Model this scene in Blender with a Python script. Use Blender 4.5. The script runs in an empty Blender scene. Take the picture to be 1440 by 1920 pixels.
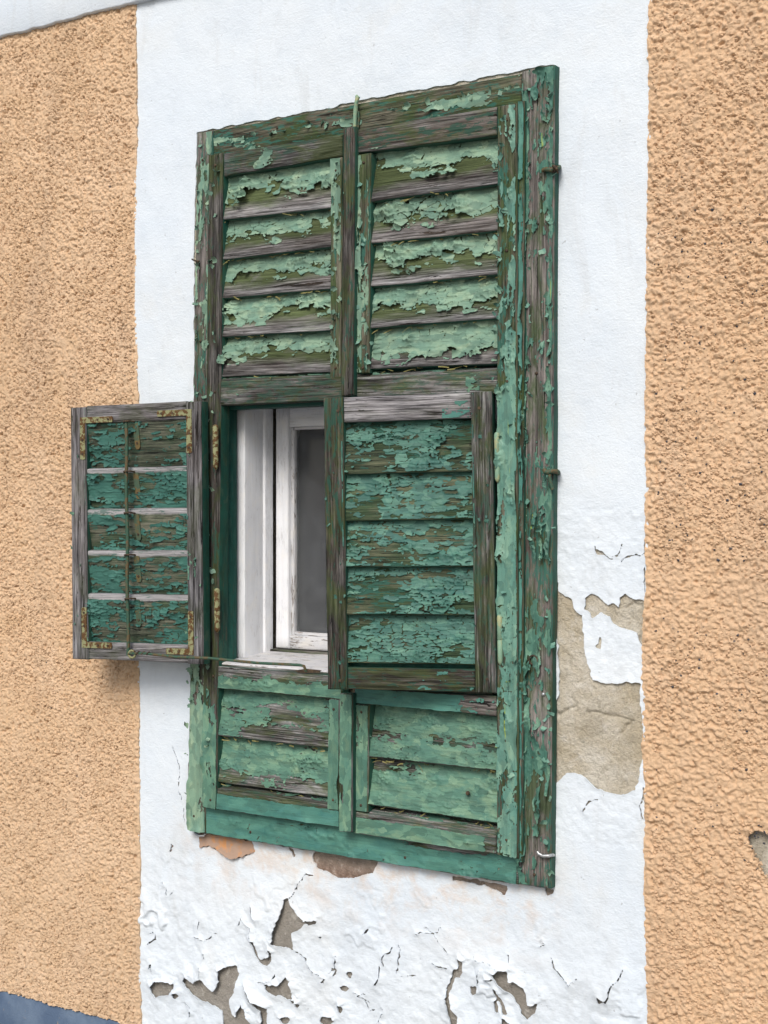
import bpy, math, random
import numpy as np
from mathutils import Vector, Matrix

random.seed(7)
scene = bpy.context.scene
COL = scene.collection

# ------------------------------------------------------------------ camera, sky, sun, exposure
FPX = 2667.0                                   # 50 mm lens on a 36 mm tall frame, 1920 px
YAW = math.atan(FPX / 4104.0)                  # wall seen 33 degrees off square, right side nearer
FW = np.array([-math.sin(YAW), math.cos(YAW), 0.0])
RT = np.array([math.cos(YAW), math.sin(YAW), 0.0])
UP = np.array([0.0, 0.0, 1.0])
CAM = np.array([0.0, 0.0, 1.6]) - 3.2524 * FW

cd = bpy.data.cameras.new('camera')
cam = bpy.data.objects.new('camera', cd)
COL.objects.link(cam)
cam.location = CAM
cam.rotation_euler = (math.pi / 2, 0, YAW)
cd.sensor_fit = 'VERTICAL'
cd.sensor_height = 36.0
cd.lens = 50.0
cd.shift_y = -6.0 / 1920
cd.clip_end = 1000
scene.camera = cam

SUN_EL, SUN_AZ = math.radians(42), math.radians(167)   # azimuth clockwise from +Y: in front of the wall, a little from the right
w = bpy.data.worlds.new('World')
scene.world = w
w.use_nodes = True
wn = w.node_tree.nodes
sky = wn.new('ShaderNodeTexSky')
sky.sky_type = 'NISHITA'
sky.sun_disc = False
sky.sun_elevation = SUN_EL
sky.sun_rotation = SUN_AZ
sky.dust_density = 3.0
wn['Background'].inputs[1].default_value = 0.078
w.node_tree.links.new(sky.outputs[0], wn['Background'].inputs[0])

sd = bpy.data.lights.new('sun', 'SUN')
sd.energy = 1.5
sd.angle = math.radians(27)
sd.color = (1.0, 0.965, 0.92)
sun = bpy.data.objects.new('sun', sd)
COL.objects.link(sun)
sdir = Vector((math.sin(SUN_AZ) * math.cos(SUN_EL), math.cos(SUN_AZ) * math.cos(SUN_EL), math.sin(SUN_EL)))
sun.rotation_euler = sdir.to_track_quat('Z', 'Y').to_euler()
sun.location = (-3, -6, 8)

vs_ = scene.view_settings
vs_.view_transform = 'Standard'
vs_.look = 'None'
vs_.exposure = 0.78
vs_.gamma = 1.0
vs_.use_curve_mapping = False


def at(px, py, y=0.0):
    """survey: the point of the plane Y = y that the photograph shows at a pixel"""
    d = FW + RT * (px - 720) / FPX + UP * (954 - py) / FPX
    return CAM + (y - CAM[1]) / d[1] * d


# ------------------------------------------------------------------ noise (numpy)
_tabs = {}


def tab(seed):
    if seed not in _tabs:
        _tabs[seed] = np.random.default_rng(seed).random((256, 256))
    return _tabs[seed]


def vnoise(x, y, seed=0):
    t = tab(seed)
    xi = np.floor(x).astype(int)
    yi = np.floor(y).astype(int)
    fx = x - xi
    fy = y - yi
    fx = fx * fx * (3 - 2 * fx)
    fy = fy * fy * (3 - 2 * fy)
    x0, x1, y0, y1 = xi & 255, (xi + 1) & 255, yi & 255, (yi + 1) & 255
    return (t[y0, x0] * (1 - fx) + t[y0, x1] * fx) * (1 - fy) + (t[y1, x0] * (1 - fx) + t[y1, x1] * fx) * fy


def fbm(x, y, seed=0, octv=4, gain=0.5):
    s = 0.0
    a = 1.0
    n = 0.0
    for o in range(octv):
        s = s + a * vnoise(x * 2 ** o + 17.3 * o, y * 2 ** o + 5.1 * o, seed + o)
        n += a
        a *= gain
    return s / n


def voronoi(x, y, seed=0, jit=0.9):
    t1, t2, t3 = tab(seed), tab(seed + 91), tab(seed + 187)
    xi = np.floor(x).astype(int)
    yi = np.floor(y).astype(int)
    f1 = np.full(x.shape, 9.0)
    f2 = np.full(x.shape, 9.0)
    cid = np.zeros(x.shape)
    cx = np.zeros(x.shape)
    cy = np.zeros(x.shape)
    for oy in (-1, 0, 1):
        for ox in (-1, 0, 1):
            gx, gy = xi + ox, yi + oy
            ja, jb = gx & 255, gy & 255
            px = gx + 0.5 + (t1[jb, ja] - 0.5) * jit
            py = gy + 0.5 + (t2[jb, ja] - 0.5) * jit
            d = np.sqrt((px - x) ** 2 + (py - y) ** 2)
            nearer = d < f1
            f2 = np.where(nearer, f1, np.minimum(f2, d))
            cid = np.where(nearer, t3[jb, ja], cid)
            cx = np.where(nearer, px, cx)
            cy = np.where(nearer, py, cy)
            f1 = np.where(nearer, d, f1)
    return f1, f2, cid, x - cx, y - cy


def ss(x, a, b_):
    t = np.clip((x - a) / (b_ - a), 0, 1)
    return t * t * (3 - 2 * t)


def poly_sd(X, Z, poly):
    """signed distance to a polygon, positive outside"""
    p = np.asarray(poly)
    q = np.roll(p, -1, axis=0)
    best = np.full(X.shape, 1e9)
    ins = np.zeros(X.shape, bool)
    for (ax, az), (bx, bz) in zip(p, q):
        ex, ez = bx - ax, bz - az
        L = ex * ex + ez * ez + 1e-12
        t = np.clip(((X - ax) * ex + (Z - az) * ez) / L, 0, 1)
        best = np.minimum(best, (X - ax - t * ex) ** 2 + (Z - az - t * ez) ** 2)
        c = ((az > Z) != (bz > Z)) & (X < (bx - ax) * (Z - az) / (bz - az + 1e-15) + ax)
        ins ^= c
    d = np.sqrt(best)
    return np.where(ins, -d, d)


def line_d(X, Z, pts):
    best = np.full(X.shape, 1e9)
    for (ax, az), (bx, bz) in zip(pts[:-1], pts[1:]):
        ex, ez = bx - ax, bz - az
        L = ex * ex + ez * ez + 1e-12
        t = np.clip(((X - ax) * ex + (Z - az) * ez) / L, 0, 1)
        best = np.minimum(best, (X - ax - t * ex) ** 2 + (Z - az - t * ez) ** 2)
    return np.sqrt(best)


# ------------------------------------------------------------------ mesh helpers
def link(o, parent=None):
    COL.objects.link(o)
    if parent is not None:
        o.parent = parent
    return o


def raw_mesh(name, verts, faces_list, uvs=None, mats=(), matidx=None, smooth=True):
    """faces_list: list of int arrays (n,k); uvs: dict name -> per-vertex (N,2)"""
    me = bpy.data.meshes.new(name)
    verts = np.asarray(verts, np.float32)
    me.vertices.add(len(verts))
    me.vertices.foreach_set('co', verts.ravel())
    loops = np.concatenate([f.ravel() for f in faces_list]).astype(np.int32)
    tot = np.concatenate([np.full(len(f), f.shape[1], np.int32) for f in faces_list])
    st = np.concatenate([[0], np.cumsum(tot)[:-1]]).astype(np.int32)
    me.loops.add(len(loops))
    me.loops.foreach_set('vertex_index', loops)
    me.polygons.add(len(tot))
    me.polygons.foreach_set('loop_start', st)
    me.polygons.foreach_set('loop_total', tot)
    sm = np.full(len(tot), smooth, bool) if np.isscalar(smooth) else np.asarray(smooth, bool)
    me.polygons.foreach_set('use_smooth', sm)
    if matidx is not None:
        me.polygons.foreach_set('material_index', np.asarray(matidx, np.int32))
    for m in mats:
        me.materials.append(m)
    if uvs:
        for k, a in uvs.items():
            lay = me.uv_layers.new(name=k)
            lay.data.foreach_set('uv', np.asarray(a, np.float32)[loops].ravel())
    me.update(calc_edges=True)
    me.validate()
    return me


POLY = {1: 'a03', 2: 'b10', 3: 'ab13', 4: 'c21', 5: 'a01c23', 6: 'bc20', 7: 'abc23', 8: 'd32', 9: 'a02d', 10: '0b12d3',
        11: 'ab12d', 12: 'cd31', 13: 'a01cd', 14: 'bcd30', 15: 'abcd'}


def marching(F):
    """F (m,n) > 0 inside. Returns faces on a combined index space, boundary edges, and an interpolator."""
    m, n = F.shape
    ins = F > 0
    A = ins[:-1, :-1]
    B = ins[:-1, 1:]
    C = ins[1:, 1:]
    D = ins[1:, :-1]
    code = A * 1 + B * 2 + C * 4 + D * 8
    NM = m * n
    NH = m * (n - 1)
    J, I = np.mgrid[0:m - 1, 0:n - 1]
    ids = {'a': J * n + I, 'b': J * n + I + 1, 'c': (J + 1) * n + I + 1, 'd': (J + 1) * n + I,
           '0': NM + J * (n - 1) + I, '2': NM + (J + 1) * (n - 1) + I,
           '3': NM + NH + J * n + I, '1': NM + NH + J * n + I + 1}
    by = {}
    bed = []
    for c, s in POLY.items():
        sel = code == c
        if not sel.any():
            continue
        cols = [ids[ch][sel] for ch in s]
        by.setdefault(len(s), []).append(np.stack(cols, 1))
        for k in range(len(s)):
            p, q = s[k], s[(k + 1) % len(s)]
            if p.isdigit() and q.isdigit():
                bed.append(np.stack([ids[p][sel], ids[q][sel]], 1))
    faces = [np.concatenate(v) for k, v in sorted(by.items())]
    edges = np.concatenate(bed) if bed else np.zeros((0, 2), int)
    eps = 1e-9
    th = np.clip(F[:, :-1] / (F[:, :-1] - F[:, 1:] + eps * np.sign(F[:, :-1] - F[:, 1:] + 1e-20)), 0.02, 0.98)
    tv = np.clip(F[:-1, :] / (F[:-1, :] - F[1:, :] + eps * np.sign(F[:-1, :] - F[1:, :] + 1e-20)), 0.02, 0.98)

    def interp(G):
        return np.concatenate([G.ravel(), (G[:, :-1] + (G[:, 1:] - G[:, :-1]) * th).ravel(), (G[:-1, :] + (G[1:, :] - G[:-1, :]) * tv).ravel()])
    return faces, edges, interp


def film(name, F, arrays, pos, thick, mat, parent, uv=None):
    """marching-squares sheet with a skirt along its torn edges. arrays: list of (m,n); pos(list)->xyz ; pos_low gives skirt foot"""
    faces, edges, interp = marching(F)
    if not faces:
        return None
    used = np.unique(np.concatenate([f.ravel() for f in faces]))
    full = [interp(a) for a in arrays]
    remap = np.full(len(full[0]), -1)
    remap[used] = np.arange(len(used))
    vals = [a[used] for a in full]
    P = pos(vals, 0.0)
    faces = [remap[f] for f in faces]
    nv = len(used)
    eu = np.unique(edges)
    eu = eu[remap[eu] >= 0]
    er = np.full(len(full[0]), -1)
    er[eu] = np.arange(len(eu))
    valsE = [a[eu] for a in full]
    T = pos(valsE, 0.0)
    Lo = pos(valsE, thick)
    ne = len(eu)
    sk = np.stack([nv + er[edges[:, 1]], nv + er[edges[:, 0]], nv + ne + er[edges[:, 0]], nv + ne + er[edges[:, 1]]], 1)
    V = np.concatenate([P, T, Lo])
    smooth = np.concatenate([np.ones(sum(len(f) for f in faces), bool), np.zeros(len(sk), bool)])
    uvs = None
    if uv is not None:
        u1 = uv(vals)
        u2 = uv(valsE)
        uvs = {k: np.concatenate([u1[k], u2[k], u2[k]]) for k in u1}
    me = raw_mesh(name, V, faces + [sk], uvs, [mat], None, smooth)
    return link(bpy.data.objects.new(name, me), parent)


# ------------------------------------------------------------------ materials
def new_mat(name):
    m = bpy.data.materials.new(name)
    m.use_nodes = True
    nt = m.node_tree
    b = nt.nodes['Principled BSDF']
    b.inputs['Specular IOR Level'].default_value = 0.3
    return m, nt, b


class NB:
    def __init__(s, nt):
        s.nt = nt

    def n(s, t, **kw):
        x = s.nt.nodes.new(t)
        for k, v in kw.items():
            setattr(x, k, v)
        return x

    def l(s, a, b):
        s.nt.links.new(a, b)

    def uv(s, name):
        return s.n('ShaderNodeUVMap', uv_map=name).outputs[0]

    def obj(s):
        return s.n('ShaderNodeTexCoord').outputs['Object']

    def map(s, v, sc):
        m = s.n('ShaderNodeMapping')
        m.inputs['Scale'].default_value = sc
        s.l(v, m.inputs[0])
        return m.outputs[0]

    def noise(s, v, sc, detail=4, rough=0.55, dist=0.0):
        m = s.map(v, sc) if not np.isscalar(sc) else v
        x = s.n('ShaderNodeTexNoise')
        x.inputs['Scale'].default_value = sc if np.isscalar(sc) else 1.0
        x.inputs['Detail'].default_value = detail
        x.inputs['Roughness'].default_value = rough
        x.inputs['Distortion'].default_value = dist
        s.l(m, x.inputs['Vector'])
        return x.outputs[0]

    def vor(s, v, sc, feature='F1'):
        x = s.n('ShaderNodeTexVoronoi', feature=feature)
        x.inputs['Scale'].default_value = sc
        s.l(v, x.inputs['Vector'])
        return x.outputs['Distance']

    def ramp(s, v, stops):
        r = s.n('ShaderNodeValToRGB')
        e = r.color_ramp.elements
        while len(e) < len(stops):
            e.new(0.5)
        for k, (p, c) in enumerate(stops):
            e[k].position = p
            e[k].color = (c, c, c, 1) if np.isscalar(c) else (*c, 1)
        s.l(v, r.inputs[0])
        return r.outputs[0]

    def math(s, op, a, b=None, clamp=False):
        m = s.n('ShaderNodeMath', operation=op, use_clamp=clamp)
        for k, v in enumerate((a, b)):
            if v is None:
                continue
            if np.isscalar(v):
                m.inputs[k].default_value = v
            else:
                s.l(v, m.inputs[k])
        return m.outputs[0]

    def mix(s, fac, a, b, mode='MIX'):
        m = s.n('ShaderNodeMix', data_type='RGBA', blend_type=mode)
        for sock, v in ((m.inputs[0], fac), (m.inputs[6], a), (m.inputs[7], b)):
            if np.isscalar(v):
                sock.default_value = v
            elif isinstance(v, tuple):
                sock.default_value = (*v, 1)
            else:
                s.l(v, sock)
        return m.outputs[2]

    def bump(s, h, strength, dist, normal=None):
        b = s.n('ShaderNodeBump')
        b.inputs['Strength'].default_value = strength
        b.inputs['Distance'].default_value = dist
        s.l(h, b.inputs['Height'])
        if normal is not None:
            s.l(normal, b.inputs['Normal'])
        return b.outputs[0]

    def sep(s, v):
        x = s.n('ShaderNodeSeparateXYZ')
        s.l(v, x.inputs[0])
        return x.outputs


def wood_mat(name, dark, mid, light, algae=0.5, algae_col=(0.055, 0.075, 0.022), brown=0.4, grad=0.0, topgrey=0.0, resid=0.0, resid_col=(0.03, 0.13, 0.10)):
    m, nt, b = new_mat(name)
    g = NB(nt)
    uv = g.uv('grain')
    fib = g.noise(uv, (9, 420, 1), 5, 0.65, 0.3)
    fib2 = g.noise(uv, (7, 170, 1), 5, 0.7, 0.25)
    streak = g.noise(uv, (6, 46, 1), 5, 0.65, 0.5)
    patch = g.noise(uv, (7, 18, 1), 6, 0.68, 0.8)
    patch2 = g.noise(uv, (3.1, 11, 7.7), 5, 0.65, 0.6)
    v = g.math('ADD', g.math('MULTIPLY', fib, 0.42), g.math('MULTIPLY', fib2, 0.36))
    v = g.math('ADD', v, g.math('MULTIPLY', streak, 0.22))
    oi = g.n('ShaderNodeObjectInfo').outputs['Random']
    v = g.math('ADD', v, g.math('MULTIPLY', g.math('SUBTRACT', oi, 0.5), 0.06))
    col = g.ramp(v, [(0.415, dark), (0.485, mid), (0.545, tuple((a_ * 0.55 + b_ * 0.45) for a_, b_ in zip(mid, light))), (0.60, light)])
    crk = g.noise(uv, (6, 120, 4.4), 5, 0.75, 0.5)
    silver = g.noise(uv, (2.6, 9, 1.7), 5, 0.65, 0.5)
    col = g.mix(g.math('MULTIPLY', g.ramp(silver, [(0.52, 0.0), (0.68, 1.0)]), 0.55), col, g.ramp(v, [(0.38, mid), (0.5, light), (0.62, tuple(min(0.75, c * 1.5) for c in light))]))
    col = g.mix(g.ramp(crk, [(0.395, 0.97), (0.415, 0.0)]), col, tuple(c * 0.45 for c in dark))
    wf = g.ramp(patch2, [(0.42, 0.0), (0.62, 1.0)])
    col = g.mix(g.math('MULTIPLY', wf, brown), col, g.ramp(v, [(0.38, (0.012, 0.008, 0.006)), (0.55, (0.075, 0.046, 0.026)), (0.68, (0.20, 0.13, 0.075))]))
    af = g.ramp(patch, [(0.45, 0.0), (0.60, 1.0)])
    if grad:
        t = g.sep(g.uv('norm'))[1]
        tn_ = g.math('ADD', t, g.math('MULTIPLY', g.math('SUBTRACT', patch2, 0.5), 1.1))
        bias = g.ramp(tn_, [(0.62, 1.0), (0.86, 0.0)])
        af = g.math('MULTIPLY', g.ramp(patch, [(0.26, 0.35), (0.44, 1.0)]), bias)
    col = g.mix(g.math('MULTIPLY', af, algae), col, g.ramp(v, [(0.34, tuple(c * 0.3 for c in algae_col)), (0.52, algae_col), (0.68, tuple(min(1, c * 2.1) for c in algae_col))]))
    if topgrey:  # bare grey wood along the slat top, with the ledge highlight painted in
        t = g.sep(g.uv('norm'))[1]
        tn = g.math('ADD', t, g.math('MULTIPLY', g.math('SUBTRACT', patch, 0.5), 0.16))
        col = g.mix(g.math('MULTIPLY', g.ramp(tn, [(0.09, 1.0), (0.13, 0.0)]), topgrey), col, g.ramp(v, [(0.38, (0.08, 0.078, 0.08)), (0.5, (0.26, 0.255, 0.26)), (0.62, (0.50, 0.49, 0.50))]))
    if resid:
        rn = g.noise(uv, (26, 120, 1), 5, 0.7, 0.5)
        rf = g.ramp(g.math('ADD', rn, g.math('MULTIPLY', g.math('SUBTRACT', patch2, 0.5), 0.9)), [(0.56, 0.0), (0.60, 1.0)])
        col = g.mix(g.math('MULTIPLY', rf, resid), col, resid_col)
    g.l(col, b.inputs['Base Color'])
    b.inputs['Roughness'].default_value = 0.85
    hh = g.math('ADD', g.math('MULTIPLY', fib, 0.7), g.math('MULTIPLY', fib2, 1.0))
    hh = g.math('ADD', hh, g.math('MULTIPLY', g.ramp(crk, [(0.33, 0.0), (0.40, 1.0)]), 0.6))
    g.l(g.bump(hh, 1.0, 0.0026), b.inputs['Normal'])
    return m


def paint_mat(name, ca, cb, cc, dirt=0.5, rough=0.55, wear=0.0, wearcol=(0.12, 0.11, 0.10), lichen=0.0):
    m, nt, b = new_mat(name)
    g = NB(nt)
    uv = g.uv('grain')
    n1 = g.noise(uv, (9, 14, 1), 5, 0.6, 0.4)
    n2 = g.noise(uv, (22, 40, 3), 4, 0.6, 0.2)
    n3 = g.noise(uv, (14, 300, 1), 3, 0.6)
    sp = g.noise(uv, (420, 520, 1), 2, 0.6)
    col = g.mix(g.ramp(n1, [(0.38, 0.0), (0.62, 1.0)]), ca, cb)
    col = g.mix(g.ramp(n2, [(0.50, 0.0), (0.70, 0.85)]), col, cc)
    if dirt > 0.4:
        vt = g.n('ShaderNodeTexVoronoi', feature='F1')
        vt.inputs['Scale'].default_value = 1.0
        wv = g.n('ShaderNodeVectorMath', operation='ADD')
        g.l(g.map(uv, (38, 75, 1)), wv.inputs[0])
        nz = g.n('ShaderNodeTexNoise')
        nz.inputs['Scale'].default_value = 60
        g.l(uv, nz.inputs['Vector'])
        g.l(nz.outputs[1], wv.inputs[1])
        g.l(wv.outputs[0], vt.inputs['Vector'])
        fl_ = g.sep(vt.outputs['Color'])[0]
        rn_ = g.n('ShaderNodeObjectInfo').outputs['Random']
        col = g.mix(g.math('MULTIPLY', g.ramp(fl_, [(0.45, 0.0), (1.0, 1.0)]), 0.55), col, tuple(c * 0.48 for c in cb))
        col = g.mix(g.math('MULTIPLY', g.ramp(fl_, [(0.0, 1.0), (0.30, 0.0)]), 0.40), col, tuple(min(0.6, c * 1.25 + 0.03) for c in cc))
        col = g.mix(g.math('MULTIPLY', rn_, 0.30), col, tuple(c * 0.6 for c in cb))
    df = g.math('MULTIPLY', g.ramp(sp, [(0.60, 0.0), (0.72, 1.0)]), dirt)
    df2 = g.math('MULTIPLY', g.ramp(n3, [(0.55, 0.0), (0.72, 1.0)]), dirt * 0.5)
    col = g.mix(g.math('MAXIMUM', df, df2), col, (0.03, 0.045, 0.035))
    stk = g.noise(uv, (3.5, 55, 2.2), 4, 0.6, 0.5)
    col = g.mix(g.math('MULTIPLY', g.ramp(stk, [(0.50, 0.0), (0.66, 1.0)]), 0.45 * min(1, dirt * 2)), col, tuple(c * 0.42 for c in ca))
    crk = g.noise(uv, (9, 150, 5.1), 4, 0.7, 0.8)
    crf = g.ramp(crk, [(0.30, 1.0), (0.335, 0.0)])
    col = g.mix(g.math('MULTIPLY', crf, min(1, dirt * 1.6)), col, (0.018, 0.03, 0.022))
    if lichen:
        lk = g.noise(uv, (5, 110, 9.4), 4, 0.6, 0.4)
        col = g.mix(g.math('MULTIPLY', g.ramp(lk, [(0.665, 0.0), (0.69, 1.0)]), lichen), col, (0.30, 0.38, 0.05))
    if wear:
        wn_ = g.noise(uv, (30, 200, 2), 5, 0.7, 0.6)
        wf = g.ramp(g.math('ADD', wn_, g.math('MULTIPLY', g.math('SUBTRACT', n1, 0.5), 0.6)), [(0.58, 0.0), (0.62, 1.0)])
        fibc = g.ramp(g.noise(uv, (9, 420, 1), 5, 0.6), [(0.4, tuple(c * 0.35 for c in wearcol)), (0.62, tuple(c * 1.7 for c in wearcol))])
        col = g.mix(g.math('MULTIPLY', wf, wear), col, fibc)
    g.l(col, b.inputs['Base Color'])
    b.inputs['Roughness'].default_value = rough
    hh = g.math('ADD', g.math('MULTIPLY', n3, 0.9), g.math('MULTIPLY', sp, 0.3))
    hh = g.math('SUBTRACT', hh, crf)
    g.l(g.bump(hh, 0.7, 0.0014), b.inputs['Normal'])
    return m


M = {}
M['wood_grey'] = wood_mat('weathered_grey_wood', (0.012, 0.011, 0.011), (0.075, 0.075, 0.073), (0.38, 0.38, 0.38), algae=0.8, brown=0.45, resid=0.5, resid_col=(0.022, 0.085, 0.06))
M['wood_silver'] = wood_mat('silvered_flap_wood', (0.014, 0.013, 0.014), (0.115, 0.112, 0.118), (0.40, 0.395, 0.41), algae=0.35, brown=0.3)
M['wood_pale'] = wood_mat('bleached_rail_wood', (0.03, 0.028, 0.03), (0.22, 0.215, 0.225), (0.56, 0.55, 0.565), algae=0.3, brown=0.25)
M['wood_slat'] = wood_mat('weathered_slat_wood', (0.018, 0.017, 0.017), (0.108, 0.107, 0.108), (0.42, 0.415, 0.42), algae=0.95, brown=0.45, grad=1.0, algae_col=(0.065, 0.088, 0.03))
M['wood_dark'] = wood_mat('weathered_dark_wood', (0.007, 0.006, 0.006), (0.036, 0.033, 0.030), (0.21, 0.20, 0.19), algae=0.8, brown=0.6, resid=0.8, resid_col=(0.018, 0.075, 0.052))
M['wood_green'] = wood_mat('algae_green_wood', (0.012, 0.013, 0.008), (0.075, 0.075, 0.05), (0.24, 0.22, 0.17), algae=0.9, brown=0.5, algae_col=(0.05, 0.08, 0.025), resid=0.8)
M['wood_olive'] = wood_mat('olive_stained_wood', (0.010, 0.016, 0.010), (0.05, 0.066, 0.038), (0.17, 0.18, 0.11), algae=0.85, brown=0.3, algae_col=(0.034, 0.066, 0.030), resid=0.85, resid_col=(0.025, 0.10, 0.075))
M['wood_flap'] = wood_mat('olive_flap_wood', (0.014, 0.017, 0.013), (0.06, 0.072, 0.05), (0.19, 0.19, 0.14), algae=0.8, brown=0.3, algae_col=(0.038, 0.068, 0.035), topgrey=0.95, resid=0.7, resid_col=(0.025, 0.10, 0.075))
M['wood_rose'] = wood_mat('rose_grey_wood', (0.014, 0.012, 0.012), (0.078, 0.070, 0.066), (0.29, 0.265, 0.25), algae=0.85, brown=0.45, algae_col=(0.045, 0.072, 0.028), resid=0.8)
M['sage'] = paint_mat('sage_green_paint', (0.215, 0.345, 0.245), (0.155, 0.285, 0.215), (0.30, 0.40, 0.26))
M['teal'] = paint_mat('teal_green_paint', (0.06, 0.20, 0.165), (0.10, 0.265, 0.205), (0.04, 0.165, 0.15))
M['aqua'] = paint_mat('dull_aqua_paint', (0.07, 0.195, 0.15), (0.042, 0.14, 0.115), (0.12, 0.26, 0.18))
M['flapteal'] = paint_mat('dark_teal_flap_paint', (0.04, 0.14, 0.115), (0.065, 0.195, 0.155), (0.03, 0.115, 0.10))
M['mixed'] = paint_mat('dark_mixed_green_paint', (0.095, 0.23, 0.17), (0.05, 0.15, 0.115), (0.17, 0.30, 0.20), lichen=0.9)
M['low'] = paint_mat('mid_green_paint', (0.13, 0.265, 0.185), (0.085, 0.205, 0.155), (0.20, 0.315, 0.195))
M['mint'] = paint_mat('mint_green_paint', (0.165, 0.325, 0.25), (0.105, 0.255, 0.205), (0.22, 0.355, 0.245), lichen=0.9)
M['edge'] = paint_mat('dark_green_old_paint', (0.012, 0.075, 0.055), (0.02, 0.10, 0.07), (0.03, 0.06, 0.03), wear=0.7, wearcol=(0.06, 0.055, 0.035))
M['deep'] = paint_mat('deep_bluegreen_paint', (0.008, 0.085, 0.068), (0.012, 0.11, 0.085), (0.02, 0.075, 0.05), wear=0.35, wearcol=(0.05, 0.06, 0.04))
M['white'] = paint_mat('white_window_paint', (0.78, 0.80, 0.83), (0.72, 0.74, 0.77), (0.80, 0.80, 0.79), dirt=0.12, wear=0.25, wearcol=(0.35, 0.33, 0.32))
M['white_worn'] = paint_mat('worn_white_paint', (0.62, 0.62, 0.64), (0.52, 0.53, 0.55), (0.68, 0.66, 0.62), dirt=0.3, wear=0.9, wearcol=(0.20, 0.17, 0.15))

# --- white lime plaster
m, nt, b = new_mat('white_lime_plaster')
g = NB(nt)
o = g.obj()
n1 = g.noise(o, 2.2, 5, 0.6, 0.4)
n2 = g.noise(o, 14, 6, 0.65, 0.3)
n3 = g.noise(o, 210, 4, 0.6)
n4 = g.noise(o, 55, 4, 0.6)
col = g.mix(g.ramp(n1, [(0.35, 0.0), (0.65, 1.0)]), (0.62, 0.69, 0.755), (0.68, 0.735, 0.775))
col = g.mix(g.math('MULTIPLY', g.ramp(n2, [(0.52, 0.0), (0.75, 1.0)]), 0.35), col, (0.53, 0.60, 0.665))
z = g.sep(o)[2]
x_ = g.sep(o)[0]
# rusty wash below the window frame
zz = g.ramp(z, [(0.62 / 3, 0.0), (0.72 / 3, 1.0), (0.80 / 3, 1.0), (0.86 / 3, 0.0)])
zsc = g.math('DIVIDE', z, 3.0)
zz = g.ramp(zsc, [(0.200, 0.0), (0.245, 0.6), (0.262, 1.0), (0.272, 0.9)])
xx = g.ramp(g.math('ADD', g.math('DIVIDE', x_, 3.0), 0.5), [(0.28, 0.0), (0.34, 1.0), (0.62, 1.0), (0.66, 0.0)])
zl = g.math('LESS_THAN', z, 0.85)
st = g.math('MULTIPLY', g.math('MULTIPLY', zz, xx), zl)
st = g.math('MULTIPLY', st, g.ramp(n2, [(0.46, 0.0), (0.66, 1.0)]))
col = g.mix(g.math('MULTIPLY', st, 0.85), col, (0.62, 0.47, 0.34))
dr = g.noise(o, (9, 9, 2.6), 6, 0.7, 0.8)
col = g.mix(g.math('MULTIPLY', g.ramp(dr, [(0.55, 0.0), (0.78, 1.0)]), 0.42), col, (0.47, 0.48, 0.47))
yl = g.noise(o, 3.1, 5, 0.65, 0.5)
col = g.mix(g.math('MULTIPLY', g.ramp(yl, [(0.54, 0.0), (0.72, 1.0)]), 0.35), col, (0.66, 0.66, 0.62))
sp = g.noise(o, 95, 2, 0.5)
col = g.mix(g.math('MULTIPLY', g.ramp(sp, [(0.735, 0.0), (0.76, 1.0)]), 0.5), col, (0.30, 0.31, 0.32))
g.l(col, b.inputs['Base Color'])
b.inputs['Roughness'].default_value = 0.9
br = g.noise(o, (60, 60, 210), 4, 0.65, 0.6)
h = g.math('ADD', g.math('MULTIPLY', n3, 0.7), g.math('MULTIPLY', n4, 0.6))
h = g.math('ADD', h, g.math('MULTIPLY', br, 0.5))
nn = g.bump(h, 0.45, 0.0035)
g.l(nn, b.inputs['Normal'])
M['plaster'] = m

# --- bare mortar
m, nt, b = new_mat('bare_lime_mortar')
g = NB(nt)
o = g.obj()
n1 = g.noise(o, 7, 6, 0.65, 0.5)
n2 = g.noise(o, 45, 5, 0.65)
n3 = g.noise(o, 190, 4, 0.75)
n6 = g.noise(o, 16, 6, 0.7, 0.8)
warm = g.mix(g.ramp(n1, [(0.38, 0.0), (0.60, 1.0)]), (0.47, 0.41, 0.30), (0.60, 0.56, 0.47))
grey = g.mix(g.ramp(n1, [(0.4, 0.0), (0.6, 1.0)]), (0.24, 0.22, 0.19), (0.33, 0.31, 0.275))
brown = g.mix(g.ramp(n2, [(0.4, 0.0), (0.6, 1.0)]), (0.20, 0.135, 0.10), (0.33, 0.24, 0.19))
zs = g.sep(o)
low = g.ramp(g.math('DIVIDE', zs[2], 3.0), [(0.25, 1.0), (0.275, 0.0)])
mid = g.math('MULTIPLY', g.ramp(g.math('DIVIDE', zs[2], 3.0), [(0.232, 0.0), (0.240, 1.0)]), low)
warm = g.mix(g.math('MULTIPLY', g.ramp(n6, [(0.52, 0.0), (0.62, 1.0)]), 0.55), warm, (0.36, 0.32, 0.24))
warm = g.mix(g.math('MULTIPLY', g.ramp(n6, [(0.36, 1.0), (0.44, 0.0)]), 0.6), warm, (0.66, 0.63, 0.56))
col = g.mix(low, warm, grey)
col = g.mix(mid, col, brown)
col = g.mix(g.math('MULTIPLY', g.ramp(n3, [(0.5, 0.0), (0.7, 1.0)]), 0.45), col, (0.20, 0.175, 0.14))
col = g.mix(g.math('MULTIPLY', g.ramp(n2, [(0.58, 0.0), (0.66, 1.0)]), 0.3), col, (0.62, 0.60, 0.55))
g.l(col, b.inputs['Base Color'])
b.inputs['Roughness'].default_value = 0.95
g.l(g.bump(g.math('ADD', g.math('MULTIPLY', n3, 0.8), n2), 1.0, 0.006), b.inputs['Normal'])
M['mortar'] = m

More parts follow.
